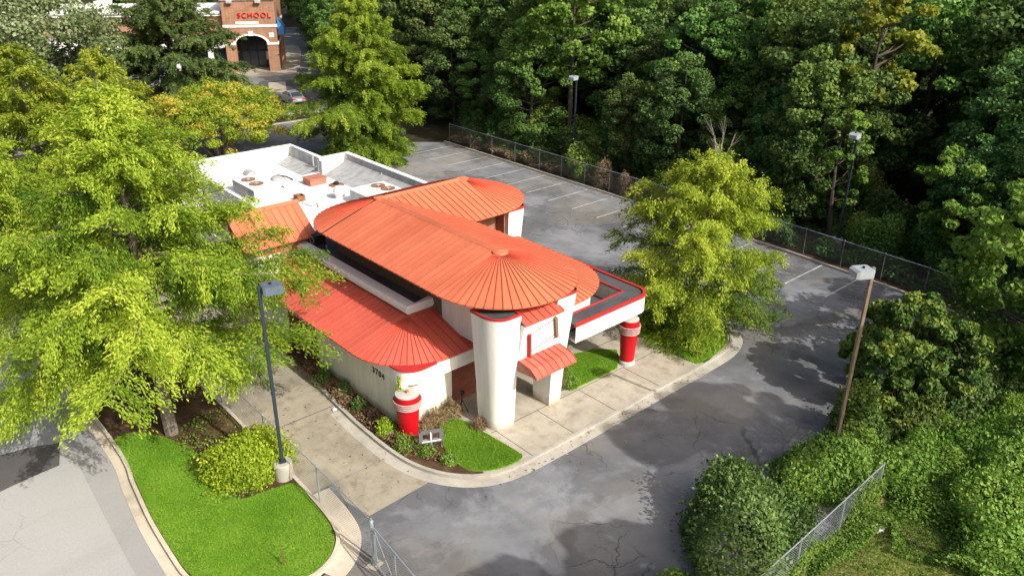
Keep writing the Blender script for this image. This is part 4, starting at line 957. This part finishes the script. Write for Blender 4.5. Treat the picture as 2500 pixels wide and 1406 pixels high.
for u, lab in ((-22.6, 'white rooftop unit on the far brick shops seen over the dusky oak'), (-12.0, 'pale rooftop unit on the far brick shops next to the brick tower')):
    t = thing('shop_roof_unit', lab, 'hvac unit', mp(u, 4, 8.25)); m = MB(); mbox(m, u-1.0, u+1.0, 3, 5, 8.27, 9.9); m.build('cabinet', M['unit'], t); m = MB(); mbox(m, u-1.05, u+1.05, 2.95, 5.05, 9.903, 9.98); m.build('lid', M['unit'], t)
t = thing('guard_rail', 'steel guard rail at the end of the road by the blue awning', 'guard rail', (74, 149, 0))
m = MB(); pa = smooth_path([(73.0, 151.5), (76, 149.5), (79.5, 146.6), (84, 141)], 4); m.ribbon(pa, -.05, .05, .45, .78); m.build('rail', M['steel'], t)
for k in range(0, len(pa), 2): m = MB(); m.tube([(pa[k][0], pa[k][1], 0), (pa[k][0], pa[k][1], .6)], .07, 6); m.build('post', M['galvd'], t)
t = thing('utility_pole', 'pale wooden utility pole at the top left behind the trees', 'utility pole', (31.5, 158, 0)); m = MB(); m.tube([(31.5, 158, 0), (31.0, 158, 11.4)], .22, 8, .15); m.build('pole', M['dead'], t); m = MB(); m.bar((29.6, 158, 10.9), (32.4, 158, 10.9), .15, .15); m.build('crossarm', M['dead'], t)

# ------------------------------------------------------------------ trees
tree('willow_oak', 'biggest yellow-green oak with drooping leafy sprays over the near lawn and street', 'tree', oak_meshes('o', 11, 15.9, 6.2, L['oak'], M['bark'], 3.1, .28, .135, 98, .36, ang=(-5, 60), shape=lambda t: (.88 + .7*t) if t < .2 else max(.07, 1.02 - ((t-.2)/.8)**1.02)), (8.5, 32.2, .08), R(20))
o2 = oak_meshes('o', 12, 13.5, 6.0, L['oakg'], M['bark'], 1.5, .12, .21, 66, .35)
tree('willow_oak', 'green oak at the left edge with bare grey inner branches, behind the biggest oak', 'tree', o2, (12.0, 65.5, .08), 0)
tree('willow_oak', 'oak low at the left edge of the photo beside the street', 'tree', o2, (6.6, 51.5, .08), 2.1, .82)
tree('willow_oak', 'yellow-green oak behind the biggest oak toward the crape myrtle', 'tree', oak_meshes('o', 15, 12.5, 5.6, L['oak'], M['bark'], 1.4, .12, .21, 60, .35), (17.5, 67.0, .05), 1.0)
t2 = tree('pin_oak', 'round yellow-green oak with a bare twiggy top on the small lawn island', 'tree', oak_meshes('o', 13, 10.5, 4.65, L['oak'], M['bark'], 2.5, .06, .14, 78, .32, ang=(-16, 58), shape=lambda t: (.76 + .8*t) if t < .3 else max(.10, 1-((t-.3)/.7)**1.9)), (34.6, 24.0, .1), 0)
m = MB(); g_ = random.Random(4)
for k in range(16):
    a = g_.uniform(0, 6.28); z0 = g_.uniform(8.2, 10.2); l = g_.uniform(.6, 1.7)
    p1 = (.1+l*.35*math.cos(a), l*.35*math.sin(a), z0 + l*.7); p2 = (.1+l*.5*math.cos(a), l*.5*math.sin(a), z0 + l*1.15); m.tube([(.1, 0, z0-.3), p1, p2], .018, 4, .006)
    for q in range(3): b = a + g_.uniform(-1.2, 1.2); m.tube([p1, (p1[0] + .5*math.cos(b), p1[1] + .5*math.sin(b), p1[2] + g_.uniform(.3, .8))], .014, 3, .005)
m.tube([(0, 0, 8), (.15, 0, 10), (.3, .05, 12.0)], .03, 5, .008)
tv = t2.children[0].data.vertices if t2.children[0].name.startswith('trunk') else t2.children[1].data.vertices
tc_ = sum((tv[i].co for i in range(88, 96)), Vector())/8
me = m.mesh('bare_branches', M['dead']); me.transform(Matrix.Translation((tc_.x, tc_.y, 0)))
o = obj('bare_branches', me, t2)
o.matrix_parent_inverse = Matrix.Identity(4)
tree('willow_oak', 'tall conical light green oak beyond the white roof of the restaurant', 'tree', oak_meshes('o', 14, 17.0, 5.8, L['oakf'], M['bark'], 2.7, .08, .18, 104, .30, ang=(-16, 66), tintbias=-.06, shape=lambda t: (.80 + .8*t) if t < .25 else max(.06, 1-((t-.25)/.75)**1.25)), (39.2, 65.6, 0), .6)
def crape():
    g = np.random.default_rng(21); mb = MB(); Cs, Ds, Ns, Ts = [], [], [], []
    for i in range(26):
        a = i*2.4; rr_ = 5.9*math.sqrt((i+.5)/26); zt = 6.6 - 2.2*(rr_/5.9)**2 + g.normal(0, .3)
        tip = np.array([rr_*math.cos(a), rr_*math.sin(a), zt]); st = np.array([.5*math.cos(a), .5*math.sin(a), 0]); mid = np.array([rr_*.42*math.cos(a), rr_*.42*math.sin(a), zt*.55])
        mb.tube([st, mid, tip*np.array([.9, .9, .95])], .10, 5, .02)
        for k in range(19):
            c = tip + g.normal(0, 1, 3)*np.array([.95, .95, .45]) - np.array([0, 0, 1.9*(k > 12)*g.uniform(.4, 1)]); c[2] -= .25*math.hypot(c[0]-tip[0], c[1]-tip[1]); n = 150; x = norm(g.normal(0, 1, (n, 3)))*(g.uniform(.2, 1, (n, 1))**.5)*np.array([.75, .75, .38])
            Cs.append(c + x); Ds.append(g.normal(0, 1, (n, 3))); Ns.append(norm(x) + [0, 0, .7] + g.normal(0, .4, (n, 3)))
            Ts.append(.42 + g.normal(0, .16) + (.25 if g.uniform() < .3 else 0) + g.normal(0, .13, n) + .15*x[:, 2]/.38)
    C = np.concatenate(Cs); ls = .19*g.uniform(.7, 1.3, len(C))
    return mb.mesh('trunk', M['bark'], True), leaf_mesh('crown', C, np.concatenate(Ds), np.concatenate(Ns), ls, ls*.6, np.concatenate(Ts), L['crape'])
tree('crape_myrtle', 'broad low crape myrtle with orange-tinged top behind the white roof', 'tree', crape(), (28.9, 74.0, 0), 0, .98)
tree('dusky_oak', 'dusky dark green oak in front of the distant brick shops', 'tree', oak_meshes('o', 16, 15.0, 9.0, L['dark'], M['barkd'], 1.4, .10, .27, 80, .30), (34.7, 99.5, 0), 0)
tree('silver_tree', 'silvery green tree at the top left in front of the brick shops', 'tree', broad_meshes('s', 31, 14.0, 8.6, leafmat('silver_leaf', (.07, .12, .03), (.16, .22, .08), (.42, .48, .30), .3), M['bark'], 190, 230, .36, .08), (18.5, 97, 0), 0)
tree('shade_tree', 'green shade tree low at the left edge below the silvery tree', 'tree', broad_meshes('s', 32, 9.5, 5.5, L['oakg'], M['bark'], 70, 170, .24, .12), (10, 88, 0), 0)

# the wood beyond the fence
L['woodm'] = leafmat('mid_woodland_leaf', (.048, .10, .024), (.115, .215, .045), (.23, .36, .08), .35, .06)
protos = [broad_meshes('w', 40+i, 17.0, 4.6, L[('wood', 'woodm', 'wood', 'wood', 'woodm')[i]], M['barkd'], 130, 175, .30, .06, .90, tspread=.2) for i in range(5)]
cedar = oak_meshes('w', 50, 17, 5.0, L['cedar'], M['barkd'], .8, .1, .30, 62, .55, ang=(5, 55))
WL = 'dark green broadleaf tree in the dense wood behind the boundary fence'
wr = random.Random(12); wood0 = {}
def wood(pi, x, y, s, label=WL, group='woodland trees', name='woodland_tree', mset=None):
    key = pi if mset is None else None
    if key is not None and key in wood0: return dup(wood0[key], (x, y, 0), wr.uniform(0, 6.28), s, label, group)
    t = tree(name, label, 'tree', mset or protos[pi], (x, y, 0), wr.uniform(0, 6.28), s, group)
    if key is not None: wood0[key] = t
    return t
k = 0
skip = [(54, 51, 4.2), (56, 52.5, 9), (56.5, 49, 5), (52.5, 46.5, 3.5), (51.5, 24, 4), (57.5, 23.5, 8), (62.5, 43, 5), (58, 56.5, 4.5)]
for X, y0, y1, dy, smin, smax in ((54.8, 4, 78, 4.2, .50, .78), (60.0, 3, 88, 4.6, .72, 1.0), (66.5, 2, 102, 5.6, .85, 1.12), (75, 4, 122, 7.0, .95, 1.2), (88, 14, 150, 9.5, 1.0, 1.3)):
    y = y0 + wr.uniform(0, 2)
    while y < y1:
        x = X + wr.uniform(-1.6, 1.6)
        if y < 20 and X < 56: x -= (20-y)*.16
        if not any(math.hypot(x-a, y-b) < r_*.55 for a, b, r_ in skip):
            s = wr.uniform(smin, smax); wood(k % 5, x, y, (s*1.05, s*1.05, s)); k += 1
        y += dy*wr.uniform(.8, 1.25)
for x, y, s in ((62, 108, 1.0), (68, 118, 1.1), (72, 132, 1.1), (78, 142, 1.1), (84, 152, 1.2), (94, 165, 1.25), (80, 172, 1.3), (92, 182, 1.3), (104, 170, 1.3), (70, 190, 1.3), (58, 200, 1.3), (44, 205, 1.3), (56, 98, .8), (52.5, 88, .62), (55, 93, .7), (110, 120, 1.3), (105, 90, 1.3), (100, 60, 1.3), (98, 30, 1.3), (30, 200, 1.2), (18, 190, 1.2), (4, 180, 1.2), (24, 214, 1.3)):
    wood(k % 5, x, y, s); k += 1
ug = random.Random(33)
us = [shrub('understory_shrub', 'dark leafy undergrowth shrub at the foot of the wood', 'shrub', shrub_mesh(150+i, 2.3, 2.1, 3.6, L[('wood', 'woodm')[i]], 7500, .27, 14, spread=.2), (54.5 + i, 62 - i*4, 0), group='undergrowth shrubs') for i in range(2)]
for i in range(54):
    x = ug.uniform(52.5, 61) + (3 if i % 3 == 0 else 0); y = 8 + 62*i/54 + ug.uniform(-1, 1)
    dup(us[i % 2], (x, y, 0), ug.uniform(0, 6.28), ug.uniform(.65, 1.35) if x > 54.5 else ug.uniform(.5, .8), None, 'undergrowth shrubs')
bright = broad_meshes('w', 61, 17, 4.2, L['woodb'], M['barkd'], 90, 150, .34, .42, .9)
wood(None, 56.2, 54.5, 1.08, 'tall woodland tree with a sunlit bright green crown at the top centre', None, 'maple_tree', bright)
yel = broad_meshes('w', 62, 18, 3.0, L['woody'], M['barkd'], 46, 130, .34, .52, .9)
wood(None, 57.5, 25.6, 1.02, 'woodland tree with hanging yellow-green branches at the top right', None, 'tulip_tree', yel)
sap = broad_meshes('w', 63, 11.5, 1.9, L['woodb'], M['barkd'], 42, 120, .27, .25, .75)
wood(None, 53.6, 25.2, .92, 'slender bright green sapling beside the half-hidden lamp', None, 'sapling', sap)
wood(None, 61.0, 42.5, 1.0, 'feathery drooping cedar in the wood above the bare-topped oak', None, 'cedar_tree', cedar)
sm = broad_meshes('w', 64, 6.5, 1.8, L['woodb'], M['barkd'], 34, 120, .24, .15, .7)
wood(None, 51.8, 33.2, .85, 'pale green sapling behind the fence just left of the bare-topped oak', None, 'sapling', sm)
wood(None, 52.6, 17.2, 1.0, 'bright leafy young tree above the fence at the right', None, 'young_tree', broad_meshes('w', 65, 9, 2.5, L['woodb'], M['barkd'], 44, 120, .27, .3, .75))
big = broad_meshes('w', 66, 10.5, 4.2, L['hedge'], M['barkd'], 120, 170, .26, .12, .85)
wood(None, 42.5, 8.2, 1.0, 'big layered dark green tree at the right edge beside the vine-covered thicket', None, 'mulberry_tree', big)
# trees standing outside the right-hand edge; their shade falls across the lot
for x, y, s in ((49, 3.5, .80), (55, 1, .85)):
    wood(k % 5, x, y, s, 'dark green broadleaf tree by the lower right corner whose shade crosses the lot', 'trees by the lower right corner'); k += 1

hi = broad_meshes('w', 67, 18.2, 2.6, L['woodm'], M['barkd'], 80, 520, .15, .80, .9)
for x, y, s in ((28.0, -4.0, 1.0), (31.8, -4.0, 1.0), (16.0, -3.8, .86), (20.0, -4.6, .86)):
    wood(None, x, y, s, 'tall bare-stemmed tree by the lower right corner whose high crown shades the lot', 'high-crowned trees by the lower right corner', 'woodland_tree', hi)
# ------------------------------------------------------------------ shrubs
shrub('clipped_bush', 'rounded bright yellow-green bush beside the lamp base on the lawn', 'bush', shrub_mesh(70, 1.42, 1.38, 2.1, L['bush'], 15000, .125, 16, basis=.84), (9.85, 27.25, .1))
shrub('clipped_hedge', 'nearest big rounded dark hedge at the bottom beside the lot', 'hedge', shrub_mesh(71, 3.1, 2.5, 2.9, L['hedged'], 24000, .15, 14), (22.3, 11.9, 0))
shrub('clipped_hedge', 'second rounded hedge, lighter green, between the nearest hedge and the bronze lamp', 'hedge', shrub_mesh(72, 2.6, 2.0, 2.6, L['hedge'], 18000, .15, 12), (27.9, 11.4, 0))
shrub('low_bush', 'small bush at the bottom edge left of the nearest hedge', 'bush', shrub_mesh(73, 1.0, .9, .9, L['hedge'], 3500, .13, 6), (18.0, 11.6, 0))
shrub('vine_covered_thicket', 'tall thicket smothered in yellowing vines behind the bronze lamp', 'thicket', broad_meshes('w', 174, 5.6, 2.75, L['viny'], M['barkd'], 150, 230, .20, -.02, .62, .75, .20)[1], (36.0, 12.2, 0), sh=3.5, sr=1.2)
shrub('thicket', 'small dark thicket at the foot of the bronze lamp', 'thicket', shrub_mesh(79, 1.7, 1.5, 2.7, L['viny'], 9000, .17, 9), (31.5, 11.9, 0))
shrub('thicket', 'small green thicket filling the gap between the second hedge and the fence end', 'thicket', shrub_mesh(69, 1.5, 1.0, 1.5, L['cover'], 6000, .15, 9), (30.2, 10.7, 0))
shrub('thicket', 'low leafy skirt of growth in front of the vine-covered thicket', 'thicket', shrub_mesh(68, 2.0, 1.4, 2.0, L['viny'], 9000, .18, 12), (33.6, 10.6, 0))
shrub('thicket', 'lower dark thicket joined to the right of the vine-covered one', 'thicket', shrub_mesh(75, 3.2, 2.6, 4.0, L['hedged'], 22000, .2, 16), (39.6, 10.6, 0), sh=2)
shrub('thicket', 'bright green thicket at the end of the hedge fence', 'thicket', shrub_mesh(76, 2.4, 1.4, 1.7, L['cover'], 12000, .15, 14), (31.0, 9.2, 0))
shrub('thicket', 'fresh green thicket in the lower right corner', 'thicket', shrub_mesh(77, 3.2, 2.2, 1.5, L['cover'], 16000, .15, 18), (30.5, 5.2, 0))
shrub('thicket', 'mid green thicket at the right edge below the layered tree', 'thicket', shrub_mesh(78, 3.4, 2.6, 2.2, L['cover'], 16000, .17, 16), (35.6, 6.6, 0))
# low cover of vines over the rough ground
def cover(name, poly, n, hgt, leaf, seed, ls=.14, z=.02):
    g = np.random.default_rng(seed); p = sample_poly(poly, n, g)
    f = (np.sin(p[:, 0]*1.9+seed) + np.cos(p[:, 1]*2.3) + np.sin(p[:, 0]*.8 - p[:, 1]*1.4))/3
    keep = f + g.normal(0, .3, n) > -.25; p = p[keep]; f = f[keep]; n = len(p)
    zz = z + np.maximum(0, (f+.45))*hgt*g.uniform(.4, 1.0, n)
    l_ = ls*g.uniform(.6, 1.4, n)
    return tag(obj(name, leaf_mesh(name, np.column_stack([p, zz]), g.normal(0, 1, (n, 3))*[1, 1, .4], np.array([0, 0, 1]) + g.normal(0, .5, (n, 3)), l_, l_*.65, .42 + .22*f + g.normal(0, .17, n), leaf)), kind='stuff')
cover('ground_cover', [(29, 9.2), (40, 11), (42, 4), (34, 0), (26.5, 4.6), (25.5, 7.5)], 52000, .75, L['cover'], 3)
cover('ground_cover', [(20, 9.15), (29, 9.25), (29, 8.2), (25, 8.3), (20, 8.9)], 5000, .35, L['cover'], 8, .11)
cover('ground_cover', [(50.1, 66), (50.2, 42), (50.0, 24), (49, 12), (54, 9), (55, 66)], 60000, .9, L['wood'], 5, .22)
cover('brush_litter', [(49.9, 66), (50.0, 40), (51.3, 40), (52, 66)], 16000, .8, L['dry'], 6, .25)
# brush growing through the boundary fence
for i, (x, y, rx, h, lf, lab) in enumerate([
    (51.6, 54, 1.4, 2.2, 'hedged', 'dark green brush behind the fence at its far end'), (51.4, 47.6, 1.7, 2.6, 'hedge', 'green brush leaning over the fence beside the fence lamp'),
    (50.6, 44.6, 1.0, 2.6, 'dry', 'dead brown vines hanging on the boundary fence'), (50.5, 41.8, 1.1, 2.0, 'dry', 'second clump of dead brown vines lower on the boundary fence'),
    (51.6, 39.0, 2.0, 3.6, 'hedge', 'bright vine-hung brush standing over the fence near the dead vines'), (51.8, 35.6, 1.6, 2.4, 'hedged', 'low dark brush between the bright vines and the pale sapling'),
    (52.0, 59.5, 1.8, 2.6, 'hedged', 'dark ivy mound behind the far end of the fence'), (52.4, 64.5, 2.2, 2.2, 'hedged', 'ivy mound at the far corner of the lot'),
    (51.8, 28.5, 1.7, 2.2, 'hedged', 'dark brush behind the fence hidden by the bare-topped oak'), (52.2, 21.0, 1.8, 2.0, 'hedged', 'dark brush behind the fence right of the bare-topped oak'),
    (51.0, 12.5, 2.2, 3.0, 'hedged', 'dark brush at the right end of the boundary fence')]):
    shrub('brush', lab, 'brush', shrub_mesh(80+i, rx, rx*.9, h, L[lf], int(3200*rx), .2 if lf != 'dry' else .3, 9, spread=.18, wid=.6 if lf != 'dry' else .12), (x, y, 0))
# planting round the building
for i, (x, y, rx, h, lf, n, lab) in enumerate([
    (15.75, 26.0, .55, .75, 'bush', 1500, 'small bright green shrub at the kerb beside the red cup column'), (15.85, 24.6, .6, .6, 'hedge', 1500, 'juniper-green shrub in the bed left of the sign frame'),
    (16.2, 23.55, .45, .55, 'hedge', 1000, 'low shrub right under the sign frame'), (15.95, 28.6, .5, .55, 'hedged', 1200, 'low dark shrub beside the side wall'),
    (16.0, 30.2, .5, .6, 'hedged', 1200, 'low dark shrub further along the side wall'), (16.0, 31.8, .5, .6, 'hedged', 1200, 'farthest low dark shrub along the side wall in the oak shade'),
    (24.75, 23.35, .45, .9, 'hedge', 1200, 'leafy shrub at the near corner of the lawn under the canopy'), (25.3, 24.6, .6, 1.2, 'hedge', 1700, 'leafy shrub against the wall under the canopy'), (26.6, 26.0, .8, 1.5, 'viny', 1900, 'tall shrub in the shade below the canopy deck'),
    (16.6, 22.5, .35, .4, 'hedge', 700, 'tiny shrub at the kerb bend by the front lawn')]):
    shrub('garden_shrub', lab, 'shrub', shrub_mesh(100+i, rx, rx, h, L[lf], n, .10, 7), (x, y, .1), sh=h*.6, sr=rx*.4)
for i, (x, y, rx, h, lab) in enumerate([(18.0, 25.05, .6, .8, 'dry brown leafless bush against the cream front wall'), (18.95, 25.2, .6, .95, 'larger dry brown bush at the edge of the brick entry'), (19.15, 23.5, .42, .55, 'low dry bush at the foot of the left entry column'), (17.3, 25.0, .4, .6, 'thin dry bush just right of the left cup column'), (24.4, 23.55, .42, .95, 'dry bush beside the short entry pier')]):
    shrub('dry_bush', lab, 'bush', shrub_mesh(120+i, rx, rx*.8, h, L['dry'], int(1500*rx*2), .20, 6, wid=.10), (x, y, .12), sh=h*.8, sr=rx*.6, nst=22, smat=M['wood'])
cover('ground_cover', [(15.3, 34), (15.25, 27), (15.3, 24.4), (16.3, 22.4), (16.9, 23.6), (16.3, 25.4), (16.4, 34)], 2600, .25, L['dry'], 9, .12, .12)
cover('ground_cover', [(8.3, 26), (8.3, 29.8), (8.2, 32), (11, 33), (11, 25.9), (9.6, 25.6)], 1800, .2, L['hedge'], 10, .11, .11)
shrub('low_shrub_row', 'low dark green shrubs in the kerbed bed in front of the silver sedan', 'shrub', shrub_mesh(140, 2.3, 1.0, 1.0, L['hedge'], 3500, .17, 8), (43.9, 90.6, 0))
# fallen leaves
g_ = np.random.default_rng(9); pl = [sample_poly([(12, 20), (49, 12), (49, 60), (32, 60), (32, 30), (36, 20), (16, 20)], 700, g_), sample_poly([(12.2, 22), (15, 23), (15, 36), (12.2, 36)], 130, g_), sample_poly([(48.2, 64), (48.6, 40), (48.6, 24), (49.4, 24), (49.5, 64)], 1500, g_), sample_poly([(19, 20.4), (31, 20.4), (31, 19.6), (16, 19.7)], 160, g_)]
P = np.concatenate(pl); n = len(P); ls = g_.uniform(.05, .14, n)
zf_ = .03 + np.where((P[:, 1] > 20.2) & (P[:, 0] < 15.2), .0, 0)
tag(obj('fallen_leaves', leaf_mesh('fallen_leaves', np.column_stack([P, zf_]), g_.normal(0, 1, (n, 3))*[1, 1, .1], np.array([0, 0, 1]) + g_.normal(0, .15, (n, 3)), ls, ls*.6, g_.uniform(0, 1, n)**1.5, L['litter'])), kind='stuff')

# ------------------------------------------------------------------ light and camera
w = bpy.data.worlds.new('World'); scene.world = w; w.use_nodes = True
SUN_EL, SUN_AZ = 38.0, 172.5
sky = w.node_tree.nodes.new('ShaderNodeTexSky'); sky.sky_type = 'NISHITA'; sky.sun_disc = False
sky.sun_elevation = R(SUN_EL); sky.sun_rotation = R(SUN_AZ); sky.air_density = 1.0; sky.dust_density = 8.0; sky.ozone_density = 1.0
bg = w.node_tree.nodes['Background']; bg.inputs[1].default_value = .15; w.node_tree.links.new(sky.outputs[0], bg.inputs[0])
sl = bpy.data.lights.new('sun', 'SUN'); sl.energy = 5.0; sl.angle = R(.5); sl.color = (1, .95, .86)
so = bpy.data.objects.new('sun', sl); COL.objects.link(so)
ds = Vector((math.sin(R(SUN_AZ))*math.cos(R(SUN_EL)), math.cos(R(SUN_AZ))*math.cos(R(SUN_EL)), math.sin(R(SUN_EL))))
so.rotation_euler = ds.to_track_quat('Z', 'Y').to_euler(); so.location = ds*80

cam = bpy.data.cameras.new('camera'); co = bpy.data.objects.new('camera', cam); COL.objects.link(co); scene.camera = co
pitch, roll, yaw = 4.30133645e-01, 1.00533323e-02, 8.40428421e-01
fw = Vector((math.cos(yaw)*math.cos(pitch), math.sin(yaw)*math.cos(pitch), -math.sin(pitch)))
rt = Vector((math.sin(yaw), -math.cos(yaw), 0)); up = rt.cross(fw)
r2_ = rt*math.cos(roll) + up*math.sin(roll); u2_ = up*math.cos(roll) - rt*math.sin(roll)
co.matrix_world = Matrix(((r2_.x, u2_.x, -fw.x, 0), (r2_.y, u2_.y, -fw.y, 0), (r2_.z, u2_.z, -fw.z, 21.0), (0, 0, 0, 1)))
cam.sensor_width = 36; cam.lens = 36*1947.42/2500; cam.clip_start = .5; cam.clip_end = 6000
scene.view_settings.view_transform = 'Standard'; scene.view_settings.look = 'None'; scene.view_settings.exposure = 0; scene.view_settings.gamma = 1
scene.render.engine = 'CYCLES'; scene.cycles.use_denoising = True; scene.cycles.transparent_max_bounces = 12
scene.render.resolution_x = 1024; scene.render.resolution_y = 575
